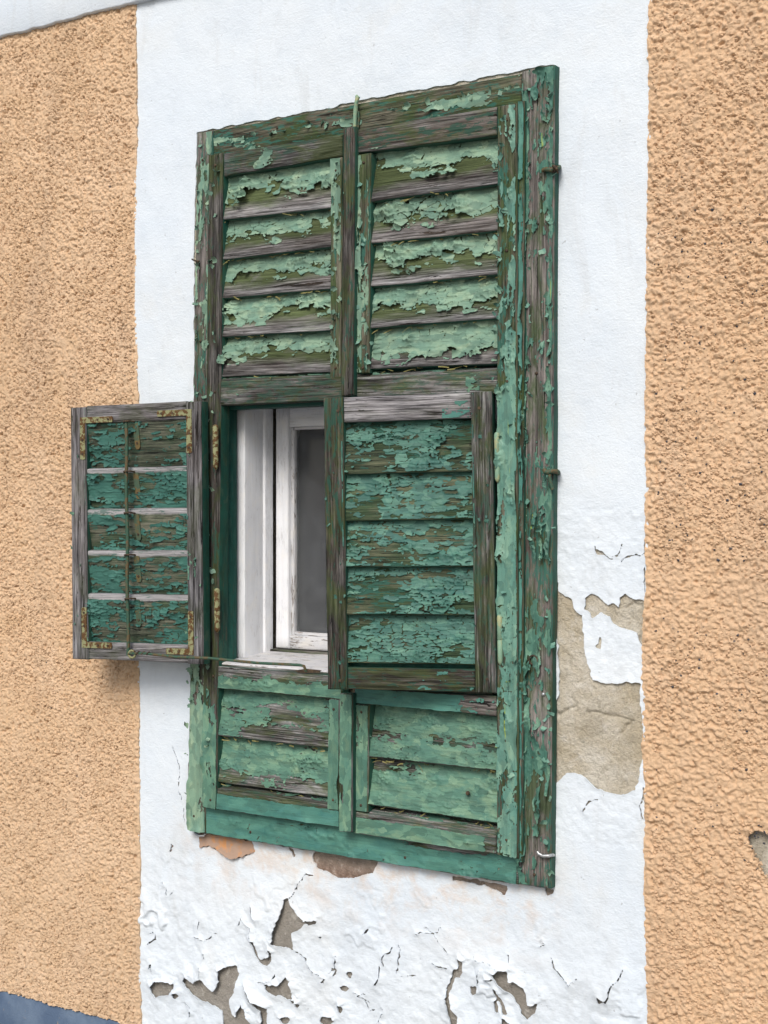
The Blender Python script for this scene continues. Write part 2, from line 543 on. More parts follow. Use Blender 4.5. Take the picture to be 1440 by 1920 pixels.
# --- orange roughcast
m, nt, b = new_mat('orange_roughcast')
g = NB(nt)
o = g.obj()
n1 = g.noise(o, 1.7, 5, 0.6, 0.5)
n2 = g.noise(o, 12, 5, 0.6, 0.4)
n3 = g.noise(o, 160, 4, 0.6)
zs = g.sep(o)
col = g.mix(g.ramp(n1, [(0.36, 0.0), (0.64, 1.0)]), (0.595, 0.410, 0.250), (0.645, 0.46, 0.30))
right = g.math('GREATER_THAN', zs[0], 0.0)
col = g.mix(g.math('MULTIPLY', right, 0.75), col, (0.625, 0.430, 0.270))
low = g.ramp(g.math('DIVIDE', zs[2], 3.0), [(0.15, 1.0), (0.42, 0.0)])
col = g.mix(g.math('MULTIPLY', g.math('MULTIPLY', low, g.math('SUBTRACT', 1.0, right)), 0.5), col, (0.58, 0.43, 0.29))
col = g.mix(g.math('MULTIPLY', g.ramp(n2, [(0.5, 0.0), (0.72, 1.0)]), 0.4), col, (0.55, 0.37, 0.21))
wash = g.noise(o, (5, 5, 0.9), 6, 0.65, 0.6)
col = g.mix(g.math('MULTIPLY', g.ramp(wash, [(0.52, 0.0), (0.72, 1.0)]), 0.45), col, (0.46, 0.33, 0.225))
pale = g.noise(o, 4.2, 6, 0.7, 0.6)
col = g.mix(g.math('MULTIPLY', g.ramp(pale, [(0.56, 0.0), (0.74, 1.0)]), 0.5), col, (0.74, 0.56, 0.40))
gr = g.vor(o, 48)
grn = g.noise(o, 16, 4, 0.7)
grit = g.math('MULTIPLY', g.ramp(gr, [(0.12, 1.0), (0.19, 0.0)]), g.ramp(g.math('ADD', grn, g.math('MULTIPLY', g.math('SUBTRACT', n1, 0.5), 0.5)), [(0.60, 0.0), (0.66, 1.0)]))
col = g.mix(g.math('MULTIPLY', grit, 0.85), col, (0.05, 0.05, 0.06))
g.l(col, b.inputs['Base Color'])
b.inputs['Roughness'].default_value = 0.92
n5 = g.noise(o, 380, 3, 0.65)
g.l(g.bump(g.math('ADD', n3, g.math('MULTIPLY', n5, 0.4)), 0.8, 0.0035), b.inputs['Normal'])
M['roughcast'] = m

# --- blue plinth paint
m, nt, b = new_mat('flaking_blue_plinth_paint')
g = NB(nt)
o = g.obj()
n1 = g.noise(o, 9, 5, 0.6)
cr = g.noise(o, 40, 5, 0.7, 0.8)
col = g.mix(g.ramp(n1, [(0.4, 0.0), (0.6, 1.0)]), (0.075, 0.115, 0.185), (0.12, 0.17, 0.245))
col = g.mix(g.ramp(cr, [(0.64, 0.0), (0.67, 1.0)]), col, (0.24, 0.20, 0.15))
g.l(col, b.inputs['Base Color'])
b.inputs['Roughness'].default_value = 0.75
g.l(g.bump(cr, 0.5, 0.006), b.inputs['Normal'])
M['plinth'] = m


def simple_mat(name, c, rough=0.7, metal=0.0, c2=None, sc=60, bump=0.3, thr=(0.47, 0.60)):
    m, nt, b = new_mat(name)
    g = NB(nt)
    o = g.obj()
    n = g.noise(o, sc, 5, 0.65, 0.3)
    col = g.mix(g.ramp(n, [(thr[0], 0.0), (thr[1], 1.0)]), c, c2 or tuple(k * 0.7 for k in c))
    g.l(col, b.inputs['Base Color'])
    b.inputs['Roughness'].default_value = rough
    b.inputs['Metallic'].default_value = metal
    g.l(g.bump(n, bump, 0.002), b.inputs['Normal'])
    return m


M['rust_yellow'] = simple_mat('rusting_painted_iron', (0.235, 0.24, 0.125), 0.85, 0.0, (0.10, 0.052, 0.02), 80, 0.8, (0.47, 0.53))
M['strap'] = simple_mat('green_rusty_strap', (0.06, 0.10, 0.065), 0.8, 0.0, (0.14, 0.10, 0.04), 45)
M['iron_green'] = simple_mat('green_painted_iron', (0.035, 0.085, 0.055), 0.6, 0.0, (0.11, 0.075, 0.035), 60)
M['hinge_mint'] = simple_mat('mint_painted_hinge', (0.20, 0.33, 0.23), 0.6, 0.0, (0.34, 0.36, 0.20), 55)
M['iron_dark'] = simple_mat('dark_rusty_iron', (0.05, 0.035, 0.025), 0.75, 0.2, (0.10, 0.07, 0.04), 120)
M['zinc'] = simple_mat('galvanised_wire', (0.55, 0.57, 0.58), 0.4, 0.8, (0.35, 0.36, 0.36), 90)
M['room'] = simple_mat('dim_room_plaster', (0.20, 0.20, 0.20), 0.9, 0.0, (0.17, 0.17, 0.17), 4)
M['pavement'] = simple_mat('grey_pavement', (0.23, 0.22, 0.21), 0.9, 0.0, (0.17, 0.165, 0.16), 9)
M['dry'] = simple_mat('dry_moss_debris', (0.16, 0.15, 0.05), 0.9, 0.0, (0.25, 0.22, 0.10), 200)
M['putty'] = simple_mat('cracked_putty', (0.50, 0.48, 0.45), 0.85, 0.0, (0.34, 0.32, 0.30), 130)
M['orange_flake'] = simple_mat('rust_stained_plaster_flake', (0.36, 0.25, 0.185), 0.95, 0.0, (0.50, 0.25, 0.11), 34, 0.8, (0.50, 0.62))

m, nt, b = new_mat('dusty_window_glass')
g = NB(nt)
b.inputs['Base Color'].default_value = (0.9, 0.93, 0.95, 1)
b.inputs['Roughness'].default_value = 0.06
b.inputs['Transmission Weight'].default_value = 1.0
b.inputs['IOR'].default_value = 1.46
df = g.n('ShaderNodeBsdfDiffuse')
df.inputs[0].default_value = (0.37, 0.39, 0.41, 1)
o = g.obj()
dn = g.noise(o, 18, 6, 0.7)
ds = g.noise(o, 260, 2, 0.6)
zr = g.ramp(g.math('SUBTRACT', g.sep(o)[2], 0.0), [(0.0, 0.05), (0.35, 0.0)])  # pale haze of the reflection at the pane's foot, put into the diffuse layer
fac = g.math('ADD', g.math('MULTIPLY', g.ramp(dn, [(0.38, 0.55), (0.66, 1.0)]), 0.13), g.math('MULTIPLY', g.ramp(ds, [(0.60, 0.0), (0.76, 1.0)]), 0.30))
fac = g.math('ADD', fac, zr)
mx = g.n('ShaderNodeMixShader')
g.l(fac, mx.inputs[0])
g.l(b.outputs[0], mx.inputs[1])
g.l(df.outputs[0], mx.inputs[2])
g.l(mx.outputs[0], nt.nodes['Material Output'].inputs[0])
M['glass'] = m


# ------------------------------------------------------------------ things and tags
def tag(o, label, cat, group=None, kind=None):
    o['label'] = label
    if cat:
        o['category'] = cat
    if group:
        o['group'] = group
    if kind:
        o['kind'] = kind
    return o


def thing(name, loc, label, cat, group=None, rot=(0, 0, 0)):
    e = bpy.data.objects.new(name, None)
    e.empty_display_size = 0.1
    e.location = loc
    e.rotation_euler = rot
    link(e)
    return tag(e, label, cat, group)


# ------------------------------------------------------------------ boards
_bn = [0]


def board(name, quad, thick, grain, mat, parent, side=None, bevel=0.003, rough=0.0008, origin=(0, 0, 0), seg=0.03):
    """solid board from its front face (TL,TR,BR,BL as seen from outside), arrises rounded and edges a little worn"""
    _bn[0] += 1
    seed = _bn[0]
    rng = np.random.default_rng(seed)
    TL, TR, BR, BL = [np.asarray(q, float) - np.asarray(origin) for q in quad]
    n = np.cross(BL - TL, TR - TL)
    n /= np.linalg.norm(n)
    if grain == 'h':
        A0, A1, B0, B1 = TL, TR, BL, BR      # s: left-right, t: top-bottom
    else:
        A0, A1, B0, B1 = TL, BL, TR, BR      # s: top-bottom, t: left-right
    L = (np.linalg.norm(A1 - A0) + np.linalg.norm(B1 - B0)) / 2
    W = (np.linalg.norm(B0 - A0) + np.linalg.norm(B1 - A1)) / 2
    ns = max(2, int(L / seg))
    bb = min(bevel, W * 0.3, thick * 0.4)
    s = np.concatenate([[0, bb / L], np.linspace(bb / L, 1 - bb / L, ns + 1)[1:-1], [1 - bb / L, 1]])
    bt = bb / W
    tt = np.array([0, 0, bt * 0.35, bt, 0.33, 0.66, 1 - bt, 1 - bt * 0.35, 1, 1])
    dd = np.array([thick, bb, bb * 0.3, 0, 0, 0, 0, bb * 0.3, bb, thick])
    S, T = np.meshgrid(s, tt, indexing='ij')
    Dp = np.repeat(dd[None], len(s), 0).copy()
    for k in (0, -1):
        Dp[k] = np.maximum(Dp[k], bb)
    off = rng.random(3) * 50
    wob = (vnoise(S * L * 18 + off[0], T * 3 + off[1], 3) - 0.5) * 2 * rough
    edge = (np.abs(T - 0.5) * 2) ** 4
    chip = np.clip(vnoise(S * L * 45 + off[1], T * 2 + off[2], 5) - 0.62, 0, 1) * 4 * rough * edge
    T2 = T + wob / W * edge
    Dp = Dp + chip + (vnoise(S * L * 9 + off[2], T * 2, 8) - 0.5) * rough * (Dp < thick * 0.9)
    P = (A0 * (1 - S[..., None]) + A1 * S[..., None]) * (1 - T2[..., None]) + (B0 * (1 - S[..., None]) + B1 * S[..., None]) * T2[..., None] - n * Dp[..., None]
    m_, k_ = S.shape
    idx = np.arange(m_ * k_).reshape(m_, k_)
    q = np.stack([idx[:-1, :-1], idx[:-1, 1:], idx[1:, 1:], idx[1:, :-1]], -1).reshape(-1, 4)
    back = np.stack([idx[:-1, -1], idx[:-1, 0], idx[1:, 0], idx[1:, -1]], -1)
    fs = [q, back]
    mi = np.zeros((m_ - 1, k_ - 1), int)
    mi[:, 0] = 1
    mi[:, -1] = 1
    mi = np.concatenate([mi.ravel(), np.ones(len(back), int)])
    V = P.reshape(-1, 3)
    # end caps
    caps = [idx[0][::-1], idx[-1]]
    fs.append(np.stack(caps))
    mi = np.concatenate([mi, [1, 1]])
    # orientation check
    f0 = q[(k_ - 1) * (m_ // 2) + 4]
    nn = np.cross(V[f0[1]] - V[f0[0]], V[f0[3]] - V[f0[0]])
    if np.dot(nn, n) < 0:
        fs = [f[:, ::-1] for f in fs]
    per = np.concatenate([[0], np.cumsum(np.abs(np.diff(tt)) * W + np.abs(np.diff(dd)))])
    uvg = np.stack([S * L + off[0], np.repeat(per[None], len(s), 0) + off[1]], -1).reshape(-1, 2)
    uvn = np.stack([S, T], -1).reshape(-1, 2)
    sm = np.concatenate([np.ones(len(q) + len(back), bool), np.zeros(2, bool)])
    me = raw_mesh(name, V, fs, {'grain': uvg, 'norm': uvn}, [mat, side or mat], mi, sm)
    me.set_sharp_from_angle(angle=math.radians(50))
    o = link(bpy.data.objects.new(name, me), parent)
    o['_b'] = 0
    del o['_b']
    o_info = dict(A0=A0, A1=A1, B0=B0, B1=B1, n=n, L=L, W=W, off=off, seed=seed)
    return o, o_info


STEP = 0.0017


def coat(bd, mat, base, cell=(0.02, 0.011), A=1.2, B=0.7, crack=0.0, lift=0.004, lw=0.006, tilt=0.0, sub=0.0011, nf=(14, 30), inset=0.002, hang=1.0, seed=None, name='peeling_paint'):
    """film of old paint on a board's face: torn outline, cracks, lifted and curled edges"""
    o, i = bd
    L, W = i['L'], i['W']
    seed = i['seed'] * 7 + 11 if seed is None else seed
    n_s, n_t = int(L / STEP) + 1, max(6, int(W / STEP) + 1)
    s = np.linspace(0, 1, n_s)
    t = np.linspace(0, 1, n_t)
    S, T = np.meshgrid(s, t)
    u, v = S * L + (seed % 97) * 0.37, T * W + (seed % 53) * 0.29
    wu = u + (fbm(u * 90, v * 90, seed % 40, 2) - 0.5) * 0.010
    wv = v + (fbm(u * 90, v * 90, seed % 40 + 7, 2) - 0.5) * 0.007
    f1, f2, cid, dx, dy = voronoi(wu / cell[0], wv / cell[1], 300 + seed % 60)
    lo = fbm(u * nf[0], v * nf[1], 60 + seed % 40, 4)
    hi = fbm(u * 160, v * 260, 120 + seed % 40, 2)
    bs = base(S, T) if callable(base) else base
    F = bs + A * (lo - 0.5) * 2 + B * (cid - 0.5) + 0.5 * (hi - 0.5)
    if crack:
        cm = np.clip(fbm(u * 11, v * 20, 200 + seed % 30, 3) * 2 - 0.55, 0, 1)
        F = np.minimum(F, (f2 - f1) * 6 - crack * cm * 6)
    F = np.clip(F, -1, 1)
    edge = np.minimum(np.minimum(T, 1 - T) * W, np.minimum(S, 1 - S) * L) - inset - 0.004 * np.clip(fbm(u * 60, v * 60, 150, 2) - 0.45, 0, 1)
    F = np.minimum(F, edge / 0.004)
    F[0] = F[-1] = -0.3
    F[:, 0] = F[:, -1] = -0.3
    # distance to the torn edge
    D = np.where(F > 0, 9.0, 0.0)
    su, sv = L / (n_s - 1), W / (n_t - 1)
    dg = math.hypot(su, sv)
    for _ in range(12):
        E = np.pad(D, 1, mode='edge')
        D = np.minimum(D, np.minimum(np.minimum(E[1:-1, :-2], E[1:-1, 2:]) + su, np.minimum(E[:-2, 1:-1], E[2:, 1:-1]) + sv))
        D = np.minimum(D, np.minimum(np.minimum(E[:-2, :-2], E[:-2, 2:]), np.minimum(E[2:, :-2], E[2:, 2:])) + dg)
    D = np.minimum(D, 0.02)
    ln = fbm(u * 17, v * 30, 230 + seed % 20, 2)
    k = np.clip((ln - 0.38) * 3.0, 0.06, 1.5)
    k = k * k * 0.75
    # free edges (below, for boards across) hang out further
    H = 1.7 * lift * k * np.exp(-D / (lw * 1.4))
    H = H + sub + 0.0006 * (fbm(u * 45, v * 70, 250, 2) - 0.5)
    if tilt:
        sel = np.clip(tab(333 + seed % 20)[(cid * 255).astype(int), (cid * 65025).astype(int) % 256] * 2 - 0.7, 0, 1)
        H = H + tilt * sel * np.clip(dy * hang + 0.45 * (tab(341)[(cid * 255).astype(int), 7] - 0.5) * 2 * dx + 0.3, 0, 1.2)
    A0, A1, B0, B1, n = i['A0'], i['A1'], i['B0'], i['B1'], i['n']

    def pos(vals, drop):
        ss, t_, h_ = [q[:, None] for q in vals[:3]]
        return (A0 * (1 - ss) + A1 * ss) * (1 - t_) + (B0 * (1 - ss) + B1 * ss) * t_ + n * (h_ - drop)

    off = i['off']
    ob = film(name, F, [S, T, H], pos, 0.0009, mat, o,
              uv=lambda vals: {'grain': np.stack([vals[0] * L + off[1], vals[1] * W + off[2]], 1)})
    if ob:
        ob['kind'] = 'stuff'
        # keep facing outward
        me = ob.data
        if len(me.polygons) and Vector(n).dot(me.polygons[0].normal) < 0:
            me.flip_normals()
    return ob


def tube(name, pts, r, mat, parent=None, origin=(0, 0, 0), seg=8, taper=None):
    pts = [Vector(p) - Vector(origin) for p in pts]
    V, Fq = [], []
    k = len(pts)
    prev = None
    for a, p in enumerate(pts):
        d = (pts[min(a + 1, k - 1)] - pts[max(a - 1, 0)]).normalized()
        if prev is None:
            x = d.orthogonal().normalized()
        else:
            x = (prev - d * prev.dot(d)).normalized()
        prev = x
        y = d.cross(x)
        rr = r if taper is None else r * taper[a]
        for c in range(seg):
            an = 2 * math.pi * c / seg
            V.append(p + (x * math.cos(an) + y * math.sin(an)) * rr)
    for a in range(k - 1):
        for c in range(seg):
            c2 = (c + 1) % seg
            Fq.append((a * seg + c, a * seg + c2, (a + 1) * seg + c2, (a + 1) * seg + c))
    caps = np.array([list(range(seg))[::-1], [(k - 1) * seg + c for c in range(seg)]])
    me = raw_mesh(name, V, [np.array(Fq), caps], None, [mat], None, True)
    me.set_sharp_from_angle(angle=math.radians(60))
    return link(bpy.data.objects.new(name, me), parent)


def extrude_poly(name, pts, thick, n, mat, parent, bevel=0.0):
    """flat plate: pts 3D outline (seen from front), pushed back by thick along -n"""
    P = np.asarray(pts, float)
    n = np.asarray(n, float)
    k = len(P)
    V = np.concatenate([P, P - n * thick])
    f = [np.array([list(range(k))]), np.array([list(range(2 * k - 1, k - 1, -1))])]
    sides = np.array([[(i + 1) % k, i, k + i, k + (i + 1) % k] for i in range(k)])
    me = raw_mesh(name, V, f + [sides], None, [mat], None, False)
    nn = me.polygons[0].normal
    if nn.dot(Vector(n)) < 0:
        me.flip_normals()
    return link(bpy.data.objects.new(name, me), parent)


# ------------------------------------------------------------------ the wall
wall = thing('house_wall', (0, 0, 0), 'old house wall with white plaster window surround between orange roughcast fields', 'wall')


def conv(pts, ox, oy, sc):
    return [tuple(at(ox + x / sc, oy + y / sc)[[0, 2]]) for x, y in pts]


def disc(px, py, rx, ry=None, k=9, seed=0):
    r = random.Random(seed)
    ry = ry or rx
    return [tuple(at(px + rx * math.cos(a * 2 * math.pi / k) * r.uniform(.75, 1.2), py + ry * math.sin(a * 2 * math.pi / k) * r.uniform(.75, 1.2))[[0, 2]]) for a in range(k)]


RP = (1000, 980, 3.427)
BP = (250, 1560, 2.88)
CP = (720, 1600, 2.769)
HOLES_R = [conv([(100, 330), (150, 360), (160, 440), (215, 480), (245, 490), (260, 550), (310, 600), (318, 650), (325, 760), (340, 880), (385, 1010),
                 (470, 1040), (600, 1020), (690, 1040), (695, 1200), (700, 1280), (715, 1390), (705, 1500), (690, 1600), (660, 1720), (600, 1740),
                 (540, 1750), (470, 1725), (400, 1700), (350, 1650), (335, 1630), (270, 1615), (210, 1610), (150, 1670), (132, 1740), (60, 1740), (60, 330)], *RP),
           conv([(330, 560), (335, 490), (360, 460), (390, 460), (450, 500), (480, 530), (520, 515), (550, 545), (555, 480), (590, 455), (640, 480),
                 (722, 505), (722, 700), (712, 800), (700, 790), (665, 710), (570, 680), (510, 650), (490, 600), (430, 575), (375, 610), (365, 575)], *RP)]
HOLES_R += [conv(p, *RP) for p in [[(425, 740), (438, 740), (436, 775), (428, 810), (405, 805), (400, 792), (420, 780)], [(562, 930), (580, 938), (578, 946), (562, 940)], [(398, 178), (440, 183), (470, 212), (440, 205), (405, 195)]]]
ISL_R = [conv([(120, 740), (155, 735), (165, 860), (168, 940), (158, 1120), (135, 1180), (120, 1180)], *RP)]
HOLES_B = [conv(p, *BP) for p in [
    [(820, 365), (840, 360), (870, 420), (930, 480), (1000, 470), (990, 500), (950, 510), (930, 490), (900, 525), (865, 545), (870, 640), (800, 610), (755, 605), (765, 540), (790, 480), (815, 410)],
    [(640, 580), (660, 590), (690, 690), (740, 670), (735, 620), (755, 650), (755, 700), (730, 725), (690, 710), (660, 660)],
    [(265, 800), (290, 775), (330, 815), (375, 790), (445, 860), (475, 800), (470, 750), (510, 725), (560, 715), (580, 760), (560, 810), (550, 860), (525, 900), (530, 980), (560, 1000), (590, 930), (610, 950), (650, 1045), (490, 1070), (480, 970), (400, 920), (320, 880), (290, 840)],
    [(95, 840), (130, 800), (220, 815), (225, 830), (190, 885), (140, 880), (125, 900), (105, 870)],
    [(715, 820), (790, 830), (835, 775), (860, 850), (860, 900), (830, 905), (800, 880), (760, 885), (720, 850)],
    [(605, 830), (670, 905), (730, 950), (722, 1050), (700, 1050), (702, 960), (645, 915)],
    [(970, 130), (990, 95), (1330, 150), (1300, 220), (1190, 245), (1110, 250), (1040, 210), (1000, 190), (975, 160)],
    [(840, 85), (860, 85), (880, 125), (865, 138)],
    [(355, 10), (420, 10), (640, 50), (660, 105), (600, 128), (545, 145), (470, 110), (410, 75), (365, 85)],
]] + [conv(p, *CP) for p in [
    [(390, 550), (405, 560), (412, 620), (390, 650), (362, 645), (352, 700), (338, 730), (350, 800), (382, 850), (382, 900), (345, 900), (325, 760), (322, 705), (345, 660), (360, 600), (385, 600)],
    [(570, 625), (610, 600), (645, 605), (650, 660), (690, 665), (730, 700), (745, 740), (750, 785), (800, 775), (810, 775), (790, 820), (750, 858), (715, 830), (705, 790), (680, 780), (675, 740), (640, 710), (600, 680)],
    [(555, 670), (567, 680), (612, 760), (642, 835), (615, 842), (600, 780), (592, 772), (600, 832), (575, 830), (568, 770), (580, 750)],
    [(620, 850), (665, 892), (612, 892)],
    [(440, 690), (480, 690), (480, 730), (450, 738)],
    [(1112, 738), (1150, 768), (1118, 780)],
    [(355, 115), (450, 130), (640, 165), (650, 185), (630, 220), (600, 200), (540, 175), (400, 140), (360, 140)],
    [(835, 185), (890, 185), (880, 205), (850, 218)],
]] + [disc(*a) for a in [(328, 1868, 5, 6), (645, 1854, 8, 8), (638, 1892, 5, 9), (535, 1913, 9, 8), (612, 1915, 13, 12), (654, 1828, 6, 8), (557, 1884, 4, 6), (549, 1878, 3, 3), (600, 1758, 3, 3)]]
CRACKS = [conv(p, *CP) for p in [[(215, 388), (250, 410), (330, 525)], [(1245, 605), (1232, 640), (1190, 680), (1180, 720), (1150, 772)], [(500, 610), (488, 640), (490, 690)],
                                 [(865, 545), (890, 600), (960, 685), (1010, 650)], [(648, 530), (656, 570)], [(325, 720), (322, 760), (345, 860)], [(530, 660), (570, 655)], [(470, 560), (545, 565), (590, 600)]]] + \
         [conv(p, *BP) for p in [[(820, 365), (860, 350), (900, 280), (930, 230), (970, 235)], [(155, 265), (180, 300), (187, 345)], [(205, 345), (228, 312)], [(350, 525), (360, 485)],
                                 [(335, 815), (378, 770), (375, 730), (392, 660)], [(85, 740), (100, 715), (105, 755)], [(565, 510), (585, 470), (640, 520), (650, 575)],
                                 [(870, 640), (930, 680), (960, 750), (1040, 800)], [(1050, 765), (1070, 745), (1095, 745)], [(1310, 830), (1335, 780), (1332, 720)], [(1245, 555), (1275, 520), (1275, 505)],
                                 [(200, 105), (212, 75), (205, 60)], [(600, 830), (640, 890), (660, 905)], [(1240, 905), (1270, 965), (1300, 960)], [(640, 405), (650, 450), (670, 470)]]] + \
         [conv(p, *RP) for p in [[(395, 150), (400, 182), (440, 190), (500, 235), (555, 195), (570, 140)], [(560, 250), (600, 215), (720, 205)], [(715, 100), (722, 240), (712, 400), (725, 500)],
                                 [(712, 1130), (722, 1230), (718, 1300)], [(705, 1700), (715, 1740), (690, 1810), (700, 1900)], [(320, 1860), (350, 1800), (410, 1780)]]] + \
         [[tuple(at(x, y)[[0, 2]]) for x, y in p] for p in [[(325, 1400), (338, 1440), (335, 1480), (342, 1500)], [(345, 1515), (346, 1540)]]]
_rg = random.Random(77)
for _k in range(15):
    lowp = True
    _x, _y = (_rg.uniform(275, 1200), _rg.uniform(1690, 1915)) if lowp else _rg.choice(((_rg.uniform(270, 345), _rg.uniform(1290, 1560)), (_rg.uniform(1060, 1200), _rg.uniform(1520, 1700)), (_rg.uniform(290, 1190), _rg.uniform(20, 110)), (_rg.uniform(1060, 1200), _rg.uniform(300, 1000))))
    _a = _rg.uniform(0, 6.28)
    _p = [(_x, _y)]
    for _j in range(_rg.randint(2, 5)):
        _a += _rg.gauss(0, 0.7)
        _x += math.cos(_a) * _rg.uniform(6, 16)
        _y += math.sin(_a) * _rg.uniform(6, 16)
        _p.append((_x, _y))
    CRACKS.append([tuple(at(x, y)[[0, 2]]) for x, y in _p])
PUSH = [(500, 1735, 45, 0.014), (365, 1830, 45, 0.009), (405, 1840, 30, 0.010), (1130, 1855, 40, 0.010), (1010, 1850, 30, 0.008), (700, 1830, 45, 0.006), (330, 1720, 60, 0.005), (480, 1880, 30, 0.008), (545, 1710, 60, 0.004)]


def axis(a, b, lo, hi, fine, coarse):
    """spacing fine between lo and hi, coarse outside"""
    p = [np.arange(a, lo, coarse)] if a < lo else []
    p.append(np.arange(lo, hi, fine))
    p.append(np.append(np.arange(hi, b, coarse), b) if b > hi else np.array([hi]))
    return np.concatenate(p)


TOPZ, BASEZ = 3.05, 0.262
CAS = [at(369, 248)[[0, 2]], at(1040, 121)[[0, 2]], at(1033, 1667)[[0, 2]], at(352, 1557)[[0, 2]]]


def strip_edges(Z):
    l = np.interp(Z, [0.2, 2.9], [at(265, 1900)[0], at(256, 60)[0]])
    r = np.interp(Z, [0.5, 1.2, 2.7], [at(1213, 1900)[0], at(1207, 1450)[0], at(1217, 10)[0]])
    return l + 0.012 * (fbm(Z * 9, Z * 0 + 3.3, 41, 5, 0.65) - 0.5), r + 0.012 * (fbm(Z * 9, Z * 0 + 9.3, 43, 4) - 0.5)


def wall_hole_field(X, Z):
    F = np.full(X.shape, 0.08)
    for pl in HOLES_R + HOLES_B:
        a = np.array(pl)
        x0, z0 = a.min(0) - 0.09
        x1, z1 = a.max(0) + 0.09
        sl = (slice(*np.searchsorted(Z[:, 0], [z0, z1])), slice(*np.searchsorted(X[0], [x0, x1])))
        F[sl] = np.minimum(F[sl], poly_sd(X[sl], Z[sl], pl))
    for pl in ISL_R:
        F = np.maximum(F, -poly_sd(X, Z, pl))
    return F


def relief(X, Z):
    lz = np.clip((0.80 - Z) / 0.25, 0, 1)
    return (fbm(X * 5, Z * 5, 44, 3) - 0.5) * 0.008 + (fbm(X * 2.2, Z * 2.2, 48, 2) - 0.5) * 0.010 + (fbm(X * 14, Z * 14, 49, 2) - 0.5) * (0.0015 + 0.005 * lz)


# white plaster surround
xs = np.arange(-0.80, 0.69, 0.0026)
zs_ = axis(0.20, TOPZ, 0.24, 1.66, 0.0026, 0.006)
X, Z = np.meshgrid(xs, zs_)
F = wall_hole_field(X, Z)
F = F + (fbm(X * 130, Z * 130, 21, 3) - 0.5) * 0.006 + (fbm(X * 45, Z * 45, 23, 3) - 0.5) * 0.006
CF = np.full(X.shape, 0.08)
for cr in CRACKS:
    a = np.array(cr)
    x0, z0 = a.min(0) - 0.05
    x1, z1 = a.max(0) + 0.05
    sl = (slice(*np.searchsorted(Z[:, 0], [z0, z1])), slice(*np.searchsorted(X[0], [x0, x1])))
    wx = X[sl] + (fbm(X[sl] * 120, Z[sl] * 120, 31, 2) - 0.5) * 0.008
    wz = Z[sl] + (fbm(X[sl] * 120, Z[sl] * 120, 37, 2) - 0.5) * 0.008
    CF[sl] = np.minimum(CF[sl], line_d(wx, wz, cr) - 0.0008 - 0.0014 * fbm(X[sl] * 30, Z[sl] * 30, 35, 2))
lowz = np.clip((0.80 - Z) / 0.25, 0, 1)
rightp = ((X > 0.42) & (Z > 0.9)).astype(float)
H = relief(X, Z)
H += (fbm(X * 22, Z * 22, 45, 3) - 0.5) * (0.0012 + 0.0035 * lowz)
H += (fbm(X * 75, Z * 75, 46, 3) - 0.5) * (0.0008 + 0.0024 * lowz + 0.0025 * rightp * (Z < 1.6))
ln = np.clip(fbm(X * 22, Z * 22, 47, 2) * 2.4 - 0.6, 0.1, 1.6)
H += np.exp(-np.maximum(F, 0) / 0.012) * ln * (0.0022 * lowz + 0.0010)
H += np.exp(-np.maximum(CF, 0) / 0.010) * ln * (0.0030 * lowz + 0.001)
gz = np.clip(np.gradient(F, zs_, axis=0), 0, 1)
H += lowz * np.exp(-np.maximum(F, 0) / 0.016) * gz * ln * 0.0075
f1, f2, cid, dx, dz = voronoi(X * 13 + (fbm(X * 30, Z * 30, 51, 2) - .5), Z * 11 + (fbm(X * 30, Z * 30, 52, 2) - .5), 55)
H += lowz * np.clip(tab(57)[(cid * 255).astype(int), 3] * 3 - 2.0, 0, 1) * np.clip(0.35 - dz, 0, 1) * 0.0075 * np.clip((f2 - f1) * 6, 0, 1)
for px, py, rp, hh in PUSH:
    c = at(px, py)
    rr = rp * 0.0013
    d2 = ((X - c[0]) ** 2 + (Z - c[2]) ** 2) / rr ** 2
    H += hh * np.exp(-d2) * np.exp(-np.maximum(np.minimum(F, CF), 0) / 0.03)
F = np.minimum(F, CF)
sdc = poly_sd(X, Z, CAS)
F = np.minimum(F, sdc - 0.010 * np.clip(fbm(X * 35, Z * 35, 63, 3) - 0.42, -0.3, 1) + 0.0005)
el, er_ = strip_edges(Z)
F = np.minimum(F, np.minimum(X - el + 0.006, er_ - X + 0.006) + 0.0)
# the wall opening behind the shutter boards
OPX0, OPX1 = at(415, 1000, 0.0)[0] - 0.035, at(930, 1000)[0] + 0.06
OPZ0, OPZ1 = at(500, 1262, 0.0)[2], at(500, 752)[2] + 0.03
op = np.maximum(np.maximum(OPX0 - X, X - OPX1), np.maximum(OPZ0 - Z, Z - OPZ1))
F = np.minimum(F, op)
F[0] = F[-1] = -0.01
F[:, 0] = F[:, -1] = -0.01
film('white_plaster', np.clip(F, -0.02, 0.02), [X, Z, H],
     lambda v, d: np.stack([v[0], -v[2] + d, v[1]], 1), 0.0035, M['plaster'], wall)

